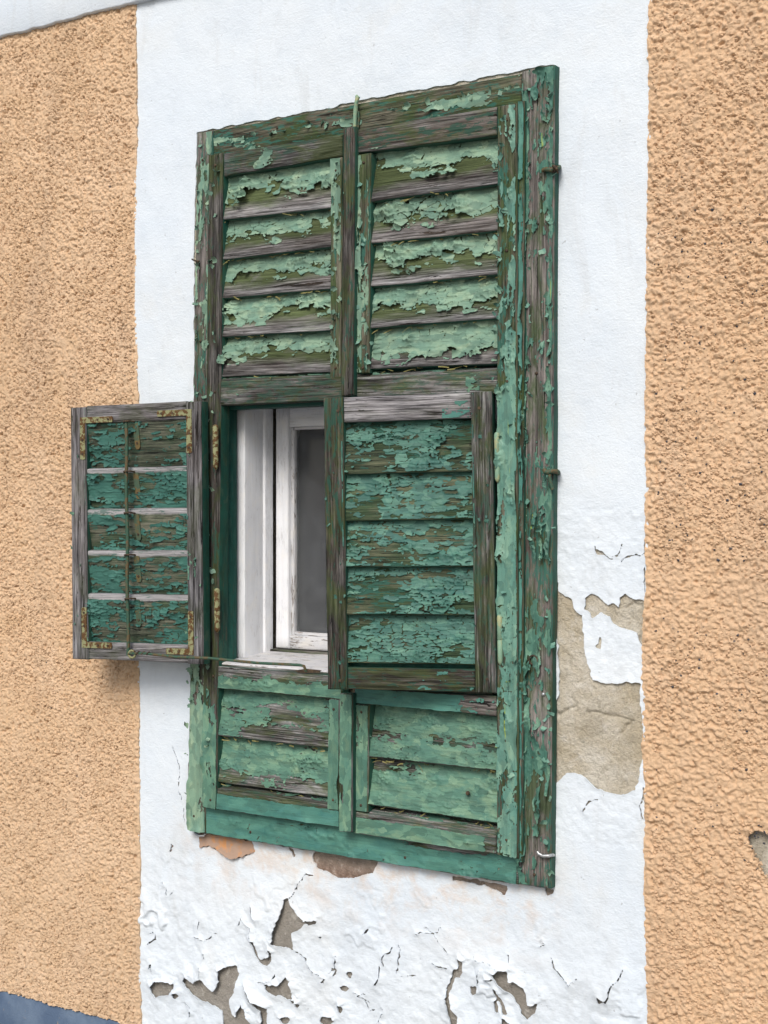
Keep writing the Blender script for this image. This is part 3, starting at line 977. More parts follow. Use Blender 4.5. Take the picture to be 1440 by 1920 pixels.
# bare mortar under it
xs = axis(-0.82, 0.72, 0.40, 0.66, 0.0028, 0.009)
zs_ = axis(0.20, TOPZ, 0.98, 1.56, 0.0028, 0.009)
X, Z = np.meshgrid(xs, zs_)
H = relief(X, Z) + (fbm(X * 60, Z * 60, 72, 3) - 0.5) * 0.0034 + (fbm(X * 170, Z * 170, 73, 2) - 0.5) * 0.0022
for cr in [conv(p, *RP) for p in [[(120, 1190), (160, 1245), (220, 1200), (270, 1170)], [(350, 1220), (420, 1230), (560, 1250), (640, 1270), (545, 1375)], [(680, 650), (690, 700), (665, 780)], [(580, 540), (640, 520), (700, 530)]]]:
    H -= 0.006 * np.exp(-((line_d(X + (fbm(X * 90, Z * 90, 75, 2) - .5) * .012, Z + (fbm(X * 90, Z * 90, 76, 2) - .5) * .012, cr)) / 0.0022) ** 2)
op = np.maximum(np.maximum(OPX0 - X, X - OPX1), np.maximum(OPZ0 - Z, Z - OPZ1))
F = np.clip(op + 0.001, -0.02, 0.02)
F[0] = F[-1] = -0.01
F[:, 0] = F[:, -1] = -0.01
film('exposed_mortar', F, [X, Z, H], lambda v, d: np.stack([v[0], 0.0044 - v[2] + d, v[1]], 1), 0.004, M['mortar'], wall)


# orange roughcast on both sides
def roughcast(xs, side, hole=None):
    zs2 = axis(BASEZ - 0.002, TOPZ - 0.1, BASEZ - 0.001, TOPZ - 0.12, 0.0023, 0.015) if side < 0 else axis(BASEZ - 0.002, TOPZ - 0.1, 0.52, 2.68, 0.0020, 0.015)
    X, Z = np.meshgrid(xs, zs2)
    fq = 1.9 if side < 0 else 1.7
    amt = 0.55 + 0.9 * fbm(X * 5, Z * 5, 89, 3)
    wx = X + (fbm(X * 70, Z * 70, 81, 2) - 0.5) * 0.006
    wz = Z + (fbm(X * 70, Z * 70, 82, 2) - 0.5) * 0.006
    a1 = fbm(wx * 80 * fq, wz * 88 * fq, 84, 3, 0.6)
    f1, f2, cid, dx, dz = voronoi(wx * (62 * fq if side < 0 else 78), wz * (70 * fq if side < 0 else 90), 83, 1.0)
    lump = np.sqrt(np.clip(1.0 - f1 / (0.28 + 0.25 * cid), 0, 1)) * np.clip(cid * 1.9 - 0.75, 0, 1)
    if side < 0:       # close-textured: flattish scales with many small dark pits
        H = ss(a1, 0.33, 0.52) * 0.0036 * amt + lump * 0.0026 * amt
    else:              # smoother ground with scattered lumps
        H = ss(a1, 0.46, 0.66) * 0.0022 * amt + ss(a1, 0.30, 0.44) * 0.0020 * amt + lump * 0.0052 * amt
    H += (fbm(wx * 210, wz * 220, 92, 2) - 0.5) * 0.0036
    H += (fbm(X * 6, Z * 6, 86, 3) - 0.5) * 0.008
    pit = np.clip(vnoise(wx * 150, wz * 150, 87) - 0.74, 0, 1)
    H -= pit * (0.040 if side < 0 else 0.022)
    el, er_ = strip_edges(Z)
    rag = (fbm(X * 110, Z * 110, 88, 2) - 0.5) * 0.007
    F = (el - X if side < 0 else X - er_) + rag
    H = H * np.clip(0.35 + F / 0.012, 0.35, 1)
    F = np.minimum(F, (Z - BASEZ - 0.004) + rag * 1.4)
    if hole is not None:
        sd_ = poly_sd(X, Z, hole) + (fbm(X * 130, Z * 130, 91, 2) - 0.5) * 0.012
        F = np.minimum(F, sd_)
    F = np.clip(F, -0.02, 0.02)
    F[0] = F[-1] = -0.01
    F[:, 0] = F[:, -1] = -0.01
    film('orange_roughcast', F, [X, Z, H], lambda v, d: np.stack([v[0], -0.002 - v[2] + d, v[1]], 1), 0.007, M['roughcast'], wall)


def grains(name, n, x0, x1, z0, z1, mat, seed, rmin, rmax, ydeep):
    """sharp stones of the throw-cast coat, set into its face"""
    rg = np.random.default_rng(seed)
    c = np.stack([rg.uniform(x0, x1, n), np.zeros(n), rg.uniform(z0, z1, n)], 1)
    dens = fbm(c[:, 0] * 7, c[:, 2] * 7, 95, 3)
    c = c[dens > rg.uniform(0.25, 0.6, n)]
    n = len(c)
    c[:, 1] = ydeep - (fbm(c[:, 0] * 6, c[:, 2] * 6, 86, 3) - 0.5) * 0.008
    rad = rmin + (rmax - rmin) * rg.random(n) ** 2.2
    base = np.array([[1, 0, 0], [.2, 0, .9], [-.9, 0, .2], [-.3, 0, -1.], [.6, 0, -.6], [.1, -1.0, .1], [0, 1, 0]])
    an = rg.random(n) * 6.28
    ca, sa = np.cos(an), np.sin(an)
    V = np.zeros((n, 7, 3))
    jit = 1 + rg.uniform(-.3, .3, (n, 7))
    V[..., 0] = (base[None, :, 0] * ca[:, None] - base[None, :, 2] * sa[:, None]) * jit
    V[..., 2] = (base[None, :, 0] * sa[:, None] + base[None, :, 2] * ca[:, None]) * jit * 0.85
    V[..., 1] = base[None, :, 1] * jit * 0.8
    V = V * rad[:, None, None] + c[:, None, :]
    tr = np.array([[0, 5, 1], [1, 5, 2], [2, 5, 3], [3, 5, 4], [4, 5, 0], [0, 1, 6], [1, 2, 6], [2, 3, 6], [3, 4, 6], [4, 0, 6]])
    F = (tr[None] + (np.arange(n) * 7)[:, None, None]).reshape(-1, 3)
    me = raw_mesh(name, V.reshape(-1, 3), [F], None, [mat], None, False)
    o = link(bpy.data.objects.new(name, me), wall)
    o['kind'] = 'stuff'


grains('roughcast_grains', 30000, -1.30, -0.768, BASEZ + .01, 2.88, M['roughcast'], 11, 0.0018, 0.0050, -0.0052)
grains('roughcast_grains', 12000, 0.655, 0.91, 0.5, 2.7, M['roughcast'], 12, 0.0018, 0.0058, -0.0050)
roughcast(axis(-3.2, -0.73, -1.285, -0.73, 0.0023, 0.03), -1)
RHOLE = conv([(690, 820), (720, 790), (770, 800), (830, 815), (900, 900), (900, 1180), (830, 1120), (790, 1060), (760, 1000), (720, 920), (695, 850)], 1180, 1300, 3.097)
roughcast(axis(0.62, 3.0, 0.621, 0.91, 0.0020, 0.03), 1, RHOLE)


def box_mesh(name, lo, hi, mat, parent, origin=(0, 0, 0)):
    (x0, y0, z0), (x1, y1, z1) = lo, hi
    quad = [(x0, y0, z1), (x1, y0, z1), (x1, y0, z0), (x0, y0, z0)]
    return board(name, quad, y1 - y0, 'h', mat, parent, bevel=0.004, rough=0.002, origin=origin, seg=0.06)[0]


# backing masonry, plinth and cornice band
box_mesh('masonry', (-3.2, 0.016, 0.0), (OPX0, 0.34, TOPZ), M['mortar'], wall)
box_mesh('masonry', (OPX1, 0.016, 0.0), (3.0, 0.34, TOPZ), M['mortar'], wall)
box_mesh('masonry', (OPX0, 0.018, 0.0), (OPX1, 0.34, OPZ0), M['mortar'], wall)
box_mesh('masonry', (OPX0, 0.018, OPZ1), (OPX1, 0.34, TOPZ), M['mortar'], wall)
box_mesh('blue_plinth_band', (-3.2, -0.002, -0.02), (3.0, 0.015, BASEZ + 0.003), M['plinth'], wall)

zc = at(0, 74)[2]
xs = np.arange(-3.2, 3.0, 0.012)
prof = np.array([[0.02, 0.0], [-0.012, 0.0], [-0.0155, 0.0012], [-0.017, 0.004], [-0.018, 0.10], [-0.018, 0.2], [-0.018, 0.40], [0.02, 0.40]])
V = []
for k, x in enumerate(xs):
    jz = (fbm(np.array([x * 30]), np.array([1.0]), 61, 4)[0] - 0.5) * 0.009
    jy = (fbm(np.array([x * 9]), np.array([7.0]), 62, 3)[0] - 0.5) * 0.006
    for a, (yy, z_) in enumerate(prof):
        V.append((x, yy + (jy if a in (1, 2, 3, 4) else 0), zc + z_ + (jz if a < 4 else 0)))
kp = len(prof)
fq = np.array([[i * kp + j, (i + 1) * kp + j, (i + 1) * kp + j + 1, i * kp + j + 1] for i in range(len(xs) - 1) for j in range(kp - 1)])
me = raw_mesh('cornice_band', V, [fq], None, [M['plaster']], None, True)
link(bpy.data.objects.new('cornice_band', me), wall)
box_mesh('masonry', (-3.2, 0.021, TOPZ), (3.0, 0.34, zc + 0.41), M['mortar'], wall)

# black aggregate showing round the chipped roughcast
rng = random.Random(5)
V, Fq = [], []
hp = np.array(RHOLE)
for k in range(70):
    a = rng.randrange(len(hp))
    p = hp[a] + (hp[(a + 1) % len(hp)] - hp[a]) * rng.random()
    x = p[0] + rng.gauss(-0.004, 0.008)
    z_ = p[1] + rng.gauss(0, 0.008)
    r = rng.uniform(0.0012, 0.0034)
    bse = len(V)
    ax = rng.random() * 3
    for dx, dy, dz in ((1, 0, 0), (0, 0, 1), (-1, 0, 0), (0, 0, -1), (0, -0.8, 0), (0, 1, 0)):
        cx, sx = math.cos(ax), math.sin(ax)
        V.append((x + r * (dx * cx - dz * sx), -0.004 + r * dy, z_ + r * 0.8 * (dx * sx + dz * cx)))
    for tri in ((0, 1, 4), (1, 2, 4), (2, 3, 4), (3, 0, 4), (1, 0, 5), (2, 1, 5), (3, 2, 5), (0, 3, 5)):
        Fq.append([bse + q for q in tri])
me = raw_mesh('dark_grit', V, [np.array(Fq)], None, [simple_mat('dark_grit_stone', (0.03, 0.035, 0.05), 0.7, 0, (0.10, 0.10, 0.11), 200)], None, False)
go = link(bpy.data.objects.new('dark_grit', me), wall)
go['kind'] = 'stuff'

grains('dark_grit', 420, 0.66, 0.91, 0.9, 2.2, go.data.materials[0], 21, 0.0016, 0.0040, -0.0055)
grains('dark_grit', 150, -1.30, -0.78, 0.3, 2.8, go.data.materials[0], 22, 0.0014, 0.0030, -0.0052)

# room behind the window and the pavement in front
rm = []
x0, x1, y0, y1, z0, z1 = -1.6, 1.6, 0.345, 3.0, 0.2, 2.9
V = [(x, y, z_) for x in (x0, x1) for y in (y0, y1) for z_ in (z0, z1)]
Fq = np.array([[0, 1, 3, 2], [4, 6, 7, 5], [0, 2, 6, 4], [1, 5, 7, 3], [2, 3, 7, 6]])
me = raw_mesh('room_interior', V, [Fq], None, [M['room']], None, False)
ro = link(bpy.data.objects.new('room_interior', me))
ro['kind'] = 'structure'
V = [(-300, -300, 0), (300, -300, 0), (300, 300, 0), (-300, 300, 0)]
me = raw_mesh('pavement', V, [np.array([[0, 1, 2, 3]])], None, [M['pavement']], None, False)
po = link(bpy.data.objects.new('pavement', me))
po['kind'] = 'structure'


# ------------------------------------------------------------------ shutter casing (outer frame on the wall)
YC, YL, YB = -0.024, -0.044, -0.060


def Q(px, y):
    return [at(a, b_, y) for a, b_ in px]


O = np.array([at(352, 1557, 0)[0], 0, at(352, 1557, 0)[2]])
casing = thing('shutter_casing', O, 'peeling green outer frame boards nailed round the shutters on white plaster', 'frame')


def cb(px, name='stile', grain='v', mat='wood_green', y=YC, th=0.024, root=None, orig=None, side='edge', **kw):
    return board(name, Q(px, y), th, grain, M[mat], root, M[side], origin=orig, **kw)


left = cb([(369, 249), (399, 244), (386, 1563), (352, 1557)], root=casing, orig=O, mat='wood_rose')
coat(left, M['sage'], lambda s, t: -0.2 + 0.3 * np.sin(s * 31) + 1.0 * ss(s, .6, .85), cell=(0.03, 0.012), A=1.0, B=0.9, lift=0.0035, nf=(9, 40))
right = cb([(978, 134), (1040, 121), (1033, 1667), (972, 1658)], root=casing, orig=O, mat='wood_rose')
coat(right, M['mixed'], lambda s, t: -0.45 + 0.6 * ss(s, .62, .85) * (1 - ss(t, .55, .9)) + 0.6 * (1 - ss(t, .12, .3)) + 0.15 * (1 - ss(s, .1, .3)) + 0.55 * ss(t, .8, .92), cell=(0.026, 0.008), A=0.95, B=0.9, crack=0.05, lift=0.007, tilt=0.002, nf=(8, 30))
top = cb([(400, 245), (977, 137), (977, 212), (400, 300)], 'rail', 'h', 'wood_green', root=casing, orig=O)
coat(top, M['sage'], lambda s, t: -0.6 + 0.75 * np.exp(-((t - 0.45) / 0.22) ** 2) * (0.4 + 0.6 * np.sin(s * 17 + 1)) + 0.4 * (s > 0.45) * (t > 0.35), cell=(0.04, 0.012), A=1.0, B=0.7, lift=0.009, lw=0.009, nf=(8, 25))
bot = cb([(386, 1496), (971, 1590), (971, 1659), (386, 1564)], 'rail', 'h', 'wood_grey', root=casing, orig=O)
coat(bot, M['teal'], lambda s, t: 1.05 - 1.9 * np.exp(-((s - 0.8) / .16) ** 4) * (1 - ss(t, .3, .55)), cell=(0.05, 0.011), A=0.85, B=0.5, crack=0.05, lift=0.003, nf=(8, 20))
# rounded bead between leaf and casing on the hinge side
bead = board('bead', [at(972, 190, -0.036), at(983, 188, -0.036), at(979, 1618, -0.036), at(970, 1616, -0.036)], 0.014, 'v', M['wood_green'], casing, M['edge'], bevel=0.006, origin=O)
coat(bead, M['teal'], 0.25, cell=(0.03, 0.008), A=0.8, B=0.8, lift=0.004, inset=0.001)


# ------------------------------------------------------------------ shutter leaves
def slats(leaf, orig, xl, xr, top_l, top_r, bl, br, specs, yb=-0.040, yt=-0.014, mat='wood_slat'):
    pl, pr = top_l, top_r
    for k, (a, b_) in enumerate(zip(bl, br)):
        BLp = at(xl, a, yb)
        BRp = at(xr, b_, yb)
        tl = at(xl, pl, yb)
        tr = at(xr, pr, yb)
        ex = 0.012
        quad = [np.array([BLp[0] - ex, yt, tl[2] + 0.006]), np.array([BRp[0] + ex, yt, tr[2] + 0.006]),
                np.array([BRp[0] + ex, yb, BRp[2]]), np.array([BLp[0] - ex, yb, BLp[2]])]
        bd = board('slat', quad, 0.011, 'h', M[mat], leaf, M['edge'], bevel=0.0025, origin=orig)
        sp = specs[k]
        coat(bd, **sp)
        pl, pr = a, b_


def up(t0, wave=0.15, ph=0.0, mat='sage', slope=0.0, **kw):
    d = dict(mat=M[mat], base=lambda s, t: (t0 + slope * (s - 0.5) + wave * np.sin(s * 9 + ph) - t) * 2.6 - 1.2 * (t > t0 + 0.25),
             cell=(0.026, 0.013), A=0.62, B=0.85, crack=0.06, lift=0.0075, lw=0.008, tilt=0.0042)
    d.update(kw)
    return d


OL = at(392, 1516, 0)
OL = np.array([OL[0], -0.01, OL[2]])
leafL = thing('louvred_shutter', OL, 'left shutter leaf, weathered louvres with torn green paint, window gap at its middle', 'shutter', 'shutter leaves in the casing')
lb = lambda px, name, grain, mat, y=YL, th=0.034, **kw: board(name, Q(px, y), th, grain, M[mat], leafL, M[kw.pop('side', 'edge')], origin=OL, **kw)
s_ = lb([(391, 291), (418, 286), (406, 1519), (378, 1514)], 'stile', 'v', 'wood_dark')
coat(s_, M['low'], lambda s, t: -0.7 + 1.15 * ss(s, .78, .93), cell=(0.03, 0.011), A=0.8, B=0.7, lift=0.006, nf=(9, 40))
s_ = lb([(419, 287), (641, 252), (641, 293), (419, 330)], 'rail', 'h', 'wood_grey')
coat(s_, M['sage'], lambda s, t: -0.85 + 1.1 * np.exp(-((s - 0.36) / 0.12) ** 2), cell=(0.03, 0.014), A=0.8, B=0.6, lift=0.008)
s_ = lb([(620, 297), (641, 294), (640, 708), (618, 711)], 'stile', 'v', 'wood_green')
coat(s_, M['sage'], lambda s, t: -0.4 + 0.7 * (1 - ss(s, .1, .5)), cell=(0.025, 0.008), A=0.9, B=0.8, lift=0.006)
s_ = lb([(413, 714), (641, 704), (641, 750), (412, 760)], 'rail', 'h', 'wood_grey', side='wood_grey')
coat(s_, M['low'], -0.8, cell=(0.03, 0.012), A=1.1, B=0.6, lift=0.005)
s_ = lb([(408, 1249), (641, 1269), (641, 1312), (408, 1291)], 'rail', 'h', 'wood_grey')
coat(s_, M['low'], lambda s, t: (t - 0.36) * 2.2, cell=(0.03, 0.008), A=0.6, B=0.5, lift=0.003, crack=0.03)
s_ = lb([(616, 1309), (637, 1311), (636, 1520), (613, 1518)], 'stile', 'v', 'wood_grey')
coat(s_, M['low'], 0.45, crack=0.05, cell=(0.03, 0.008), A=0.85, B=0.6, lift=0.003, nf=(8, 40))
s_ = lb([(406, 1479), (637, 1512), (637, 1552), (406, 1518)], 'rail', 'h', 'wood_grey', side='wood_grey')
coat(s_, M['teal'], lambda s, t: -0.8 + 1.7 * ss(t, .12, .34), cell=(0.03, 0.01), A=0.55, B=0.5, lift=0.003)
for px, m1, bsn in (([(643, 240), (665, 236), (662, 740), (639, 743)], 'wood_dark', -0.8), ([(637, 1300), (661, 1300), (660, 1561), (635, 1560)], 'wood_grey', 0.5)):
    s_ = lb(px, 'meeting_bead', 'v', m1, YB, 0.018)
    coat(s_, M['low'], bsn, cell=(0.03, 0.008), A=0.7, B=0.7, lift=0.003, nf=(9, 40))
slats(leafL, OL, 418, 621, 331, 292, [411, 486, 558, 631, 706], [389, 462, 541, 618, 697],
      [up(.52, .08, 1), up(.56, .1, 3, slope=-.1), up(.55, .06, 2), up(.55, .12, 5, slope=-.2), up(.50, .1, 0.5, slope=-.2)])
low = dict(mat=M['low'], cell=(0.02, 0.007), A=0.75, B=0.5, crack=0.05, lift=0.0035, lw=0.006, tilt=0.0022)
slats(leafL, OL, 409, 615, 1292, 1309, [1379, 1466], [1403, 1495],
      [dict(low, base=lambda s, t: 0.42 - 1.2 * ss(t, .6, .85) * ss(s, .05, .4) - 0.35 * np.exp(-((t - 0.5) / 0.2) ** 2)), dict(low, base=lambda s, t: 0.6 - 1.1 * ss(t, .62, .85))], mat='wood_grey')

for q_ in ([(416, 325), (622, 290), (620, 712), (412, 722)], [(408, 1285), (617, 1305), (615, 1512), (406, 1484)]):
    lb(q_, 'dark_gap_board', 'v', 'deep', -0.008, 0.006, side='deep')  # dark board added behind the louvres so their gaps look dark
def ledge(leaf, orig, a, b_, mat='wood_grey'):
    p, q = at(*a, -0.043), at(*b_, -0.043)
    up_ = np.array([0, 0.036, 0.010])
    bd = board('ledge', [p + up_, q + up_, q, p], 0.012, 'h', M[mat], leaf, M[mat], origin=orig, bevel=0.002)
    coat(bd, M['low'], -0.25, cell=(0.02, 0.008), A=0.9, B=0.6, lift=0.003)


ledge(leafL, OL, (412, 1477), (616, 1505))
ledge(leafL, OL, (414, 712), (620, 703))
OR = at(930, 1605, 0)
OR = np.array([OR[0], -0.01, OR[2]])
leafR = thing('louvred_shutter', OR, 'right shutter leaf, weathered louvres with torn green paint, beside the wide casing board', 'shutter', 'shutter leaves in the casing')
rb = lambda px, name, grain, mat, y=YL, th=0.034, **kw: board(name, Q(px, y), th, grain, M[mat], leafR, M[kw.pop('side', 'edge')], origin=OR, **kw)
s_ = rb([(932, 199), (969, 193), (972, 1611), (931, 1603)], 'stile', 'v', 'wood_green')
coat(s_, M['mint'], lambda s, t: -0.35 + 0.45 * ss(t, .35, .6) + 0.62 * ss(s, .28, .42) - 0.25 * ss(s, .85, .95), cell=(0.035, 0.010), A=0.85, B=0.8, crack=0.05, lift=0.007, nf=(8, 36))
s_ = rb([(668, 243), (931, 200), (931, 253), (668, 287)], 'rail', 'h', 'wood_dark')
coat(s_, M['sage'], lambda s, t: -1.05 + 0.7 * (t > 0.85), cell=(0.03, 0.01), A=0.9, B=0.7, lift=0.005)
s_ = rb([(668, 290), (695, 286), (692, 699), (668, 701)], 'stile', 'v', 'wood_green')
coat(s_, M['sage'], lambda s, t: -0.3 + 0.45 * (t < 0.4), cell=(0.03, 0.008), A=0.9, B=0.8, lift=0.005, nf=(9, 40))
s_ = rb([(668, 707), (931, 694), (931, 738), (668, 745)], 'rail', 'h', 'wood_grey', side='wood_grey')
coat(s_, M['low'], lambda s, t: -1.0 + 0.9 * (np.abs(s - 0.84) < 0.05), cell=(0.03, 0.012), A=0.8, B=0.6, lift=0.005)
s_ = rb([(664, 1288), (930, 1306), (930, 1343), (664, 1319)], 'rail', 'h', 'wood_rose')
coat(s_, M['teal'], lambda s, t: 0.5 - 0.8 * ss(s, .6, .85), cell=(0.03, 0.009), A=0.7, B=0.6, lift=0.003)
s_ = rb([(664, 1320), (692, 1322), (690, 1524), (663, 1521)], 'stile', 'v', 'wood_grey')
coat(s_, M['low'], 0.45, crack=0.05, cell=(0.03, 0.008), A=0.8, B=0.5, lift=0.003, nf=(8, 40))
s_ = rb([(664, 1522), (929, 1561), (929, 1602), (663, 1563)], 'rail', 'h', 'wood_grey', side='wood_grey')
coat(s_, M['low'], lambda s, t: -0.9 + 1.55 * ss(t, .1, .32) - 0.9 * ss(s, .88, .95), cell=(0.03, 0.009), A=0.65, B=0.5, lift=0.0035)
slats(leafR, OR, 698, 931, 288, 254, [377, 455, 537, 614, 690], [345, 432, 514, 596, 681],
      [up(.50, .16, 4, slope=.35), up(.62, .04, 1, crack=.12), up(.58, .1, 5, crack=.12, slope=.05), up(.62, .08, 2, slope=.1), up(.78, .05, 1)])
low2 = dict(low, A=0.6)
slats(leafR, OR, 692, 931, 1321, 1345, [1419, 1509], [1446, 1544],
      [dict(low2, base=lambda s, t: 0.75 - 0.75 * np.exp(-((t - 0.58) / 0.16) ** 2)), dict(low2, base=lambda s, t: 0.8 - 0.7 * (1 - ss(t, .25, .5)) * np.exp(-((s - 0.1) / 0.35) ** 2) - 0.4 * (1 - ss(t, .15, .4)))], mat='wood_grey')


ledge(leafR, OR, (691, 1523), (931, 1559))
ledge(leafR, OR, (693, 704), (931, 692))
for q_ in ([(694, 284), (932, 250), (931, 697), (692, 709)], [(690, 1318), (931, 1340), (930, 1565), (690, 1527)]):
    rb(q_, 'dark_gap_board', 'v', 'deep', -0.008, 0.006, side='deep')  # same added dark sheet, keeps pale plaster out of the gaps


# ------------------------------------------------------------------ middle flaps
def quadl(x0, x1, z0, z1, y=0.0, yt=None):
    yt = y if yt is None else yt
    return [(x0, yt, z1), (x1, yt, z1), (x1, y, z0), (x0, y, z0)]


def barrel(name, p, h, r, mat, parent):
    """hinge barrel: two knuckles with a seam and a pointed tip at the foot, on a vertical axis"""
    x, y, z_ = p
    pts = [(0, 0), (0, .004), (0, .008), (0, h * .5 - .001), (0, h * .5), (0, h * .5 + .001), (0, h - .006), (0, h - .002), (0, h)]
    tp = [0.25, .7, 1, 1, .8, 1.06, 1.06, .8, .3]
    return tube(name, [(x, y, z_ + b_) for a, b_ in pts], r, mat, parent, seg=12, taper=tp)


# right flap: hinged at its right edge, ajar
hp = at(931, 733, -0.050)
hb = at(931, 1300, -0.050)
HR = hp[2] - hb[2]
WR = 0.382
flapR = thing('shutter_flap', (hp[0], -0.050, hb[2]), 'weathered louvred flap with flaking teal paint, ajar over the middle of the right shutter', 'shutter flap', 'hinged louvred flaps',
              (0, math.radians(-0.9), math.radians(16)))
TH = 0.032
a = board('stile', quadl(-WR, -WR + 0.046, 0, HR, 0.0), TH, 'v', M['wood_dark'], flapR, M['edge'])
coat(a, M['aqua'], lambda s, t: -1.0 + 1.2 * (t > 0.86) * (np.abs(s - 0.33) < 0.18), cell=(0.03, 0.01), A=0.6, B=0.5, lift=0.003, nf=(8, 40))
a = board('stile', quadl(-0.047, 0, 0, HR, 0.0), TH, 'v', M['wood_grey'], flapR, M['edge'])
coat(a, M['aqua'], lambda s, t: -1.05 + 1.2 * (t < 0.12) * (s < 0.45), cell=(0.03, 0.01), A=0.6, B=0.5, lift=0.003, nf=(8, 40))
a = board('rail', quadl(-WR + 0.0465, -0.0475, HR - 0.056, HR - 0.001, 0.002), TH - .004, 'h', M['wood_pale'], flapR, M['edge'])
coat(a, M['teal'], lambda s, t: -1.0 + 1.0 * (s > 0.78) * (t > 0.3), cell=(0.03, 0.012), A=0.8, B=0.6, lift=0.004)
a = board('rail', quadl(-WR + 0.0465, -0.0475, 0.001, 0.050, 0.002), TH - .004, 'h', M['wood_dark'], flapR, M['edge'])
coat(a, M['teal'], lambda s, t: -0.95 + 0.5 * (s > 0.4), cell=(0.03, 0.012), A=0.9, B=0.6, lift=0.004)
fr = [0.092, 0.263, 0.4225, 0.581, 0.7435, 0.908]
strips = dict(mat=M['aqua'], cell=(0.026, 0.008), A=0.95, B=0.8, crack=0.10, lift=0.0034, lw=0.005, tilt=0.0026, nf=(9, 30))
cov = [0.08, 0.16, 0.08, 0.2, 0.38]
for k in range(5):
    z1 = HR * (1 - fr[k]) + 0.006
    z0 = HR * (1 - fr[k + 1])
    bd = board('slat', quadl(-WR + 0.036, -0.036, z0, z1, 0.005, 0.024), 0.010, 'h', M['wood_olive'], flapR, M['edge'], bevel=0.0022)
    coat(bd, **dict(strips, base=(lambda c: lambda s, t: c + 0.35 * (s - 0.5) + 0.2 * (0.5 - t))(cov[k])))
board('dark_gap_board', quadl(-WR + 0.03, -0.03, 0.03, HR - .03, 0.0305), 0.003, 'v', M['deep'], flapR, M['deep'], bevel=.0008)  # thin dark sheet added to the flap to darken its slat gaps
for pz in (0.06, 0.45):
    barrel('hinge', (0.009, 0.002, pz), 0.108, 0.0058, M['hinge_mint'], flapR)
for px_, pz in ((-WR + .034, HR - .03), (-.02, .03), (-.028, HR - .035), (-WR + .03, .02)):
    tube('screw', [(px_, 0.001, pz), (px_, -0.002, pz)], 0.0035, M['iron_dark'], flapR, seg=8)

# left flap: swung right round against the wall, its inner face showing
hp = at(381, 752, -0.088)
hb = at(381, 1246, -0.088)
HL = hp[2] - hb[2]
WL = 0.388
flapL = thing('shutter_flap', (hp[0], -0.088, hb[2]), 'opened louvred flap with rusty corner irons and tilt rod, swung out over the orange roughcast', 'shutter flap', 'hinged louvred flaps',
              (0, math.radians(-0.6), math.radians(8)))
a = board('stile', quadl(-WL, -WL + 0.048, 0, HL, 0.0), TH, 'v', M['wood_silver'], flapL, M['edge'])
coat(a, M['low'], lambda s, t: -1.1 + 0.9 * (t > 0.9), cell=(0.03, 0.01), A=0.6, B=0.5, lift=0.003, nf=(8, 40))
a = board('stile', quadl(-0.044, 0, 0, HL, 0.0), TH, 'v', M['wood_silver'], flapL, M['edge'])
coat(a, M['low'], lambda s, t: -1.05 + 1.0 * (np.abs(s - 0.62) < 0.06) * (t < 0.6), cell=(0.02, 0.008), A=0.6, B=0.5, lift=0.006, nf=(8, 40))
a = board('rail', quadl(-WL + 0.0485, -0.0445, HL - 0.042, HL + 0.002, 0.002), TH - .004, 'h', M['wood_silver'], flapL, M['edge'])
a = board('rail', quadl(-WL + 0.0485, -0.0445, 0.002, 0.046, 0.002), TH - .004, 'h', M['wood_silver'], flapL, M['edge'])
coat(a, M['teal'], -0.9, cell=(0.03, 0.012), A=0.8, B=0.6, lift=0.004)
fl = [0.068, 0.256, 0.417, 0.580, 0.750, 0.930]
covL = [-0.3, 0.1, -0.02, 0.02, 0.1]
rodx = -WL * 0.535
for k in range(5):
    z1 = HL * (1 - fl[k]) + (0.006 if k else 0.02)
    z0 = HL * (1 - fl[k + 1]) - 0.004
    bd = board('slat', quadl(-WL + 0.040, -0.036, z0, z1, 0.024, 0.003), 0.014, 'h', M['wood_flap'], flapL, M['wood_silver'], bevel=0.004)
    coat(bd, **dict(strips, mat=M['flapteal'], base=(lambda c: lambda s, t: c + 0.25 * np.sin(s * 7 + c * 20) - 0.9 * (t < 0.10))(covL[k])))
    # strap screwed to the slat and staple round the tilt rod
    zt = z1 - (0.012 if k else 0.022)
    pts = [(rodx + 0.006, zt), (rodx + 0.022, zt), (rodx + 0.023, zt - 0.058), (rodx + 0.019, zt - 0.065), (rodx + 0.011, zt - 0.065), (rodx + 0.008, zt - 0.058)]
    tl_ = (0.022 - 0.005) / (z1 - z0)
    st_ = extrude_poly('slat_strap', [(x, 0.005 + (z1 - z_) * tl_ - 0.0035, z_) for x, z_ in pts], 0.002, (0, -1, 0), M['strap'], flapL)
    tube('screw', [(rodx + .015, 0.005 + (z1 - zt + .05) * tl_ - .0055, zt - .05), (rodx + .015, 0.005 + (z1 - zt + .05) * tl_ - .002, zt - .05)], .0028, M['iron_dark'], st_, seg=7)
    tube('staple', [(rodx + 0.010, 0.012, zt + .002), (rodx + 0.010, -0.012, zt + .004), (rodx + 0.004, -0.019, zt + .004), (rodx - 0.006, -0.018, zt + .003), (rodx - 0.009, -0.011, zt)], 0.0022, M['iron_dark'], flapL, seg=6)
rp = [(rodx - 0.0015 + 0.0015 * math.sin(k * 1.3), -0.0125, 0.016 + (HL * .93 - 0.016) * k / 12) for k in range(13)]
tube('tilt_rod', rp, 0.0046, M['iron_green'], flapL, seg=8)


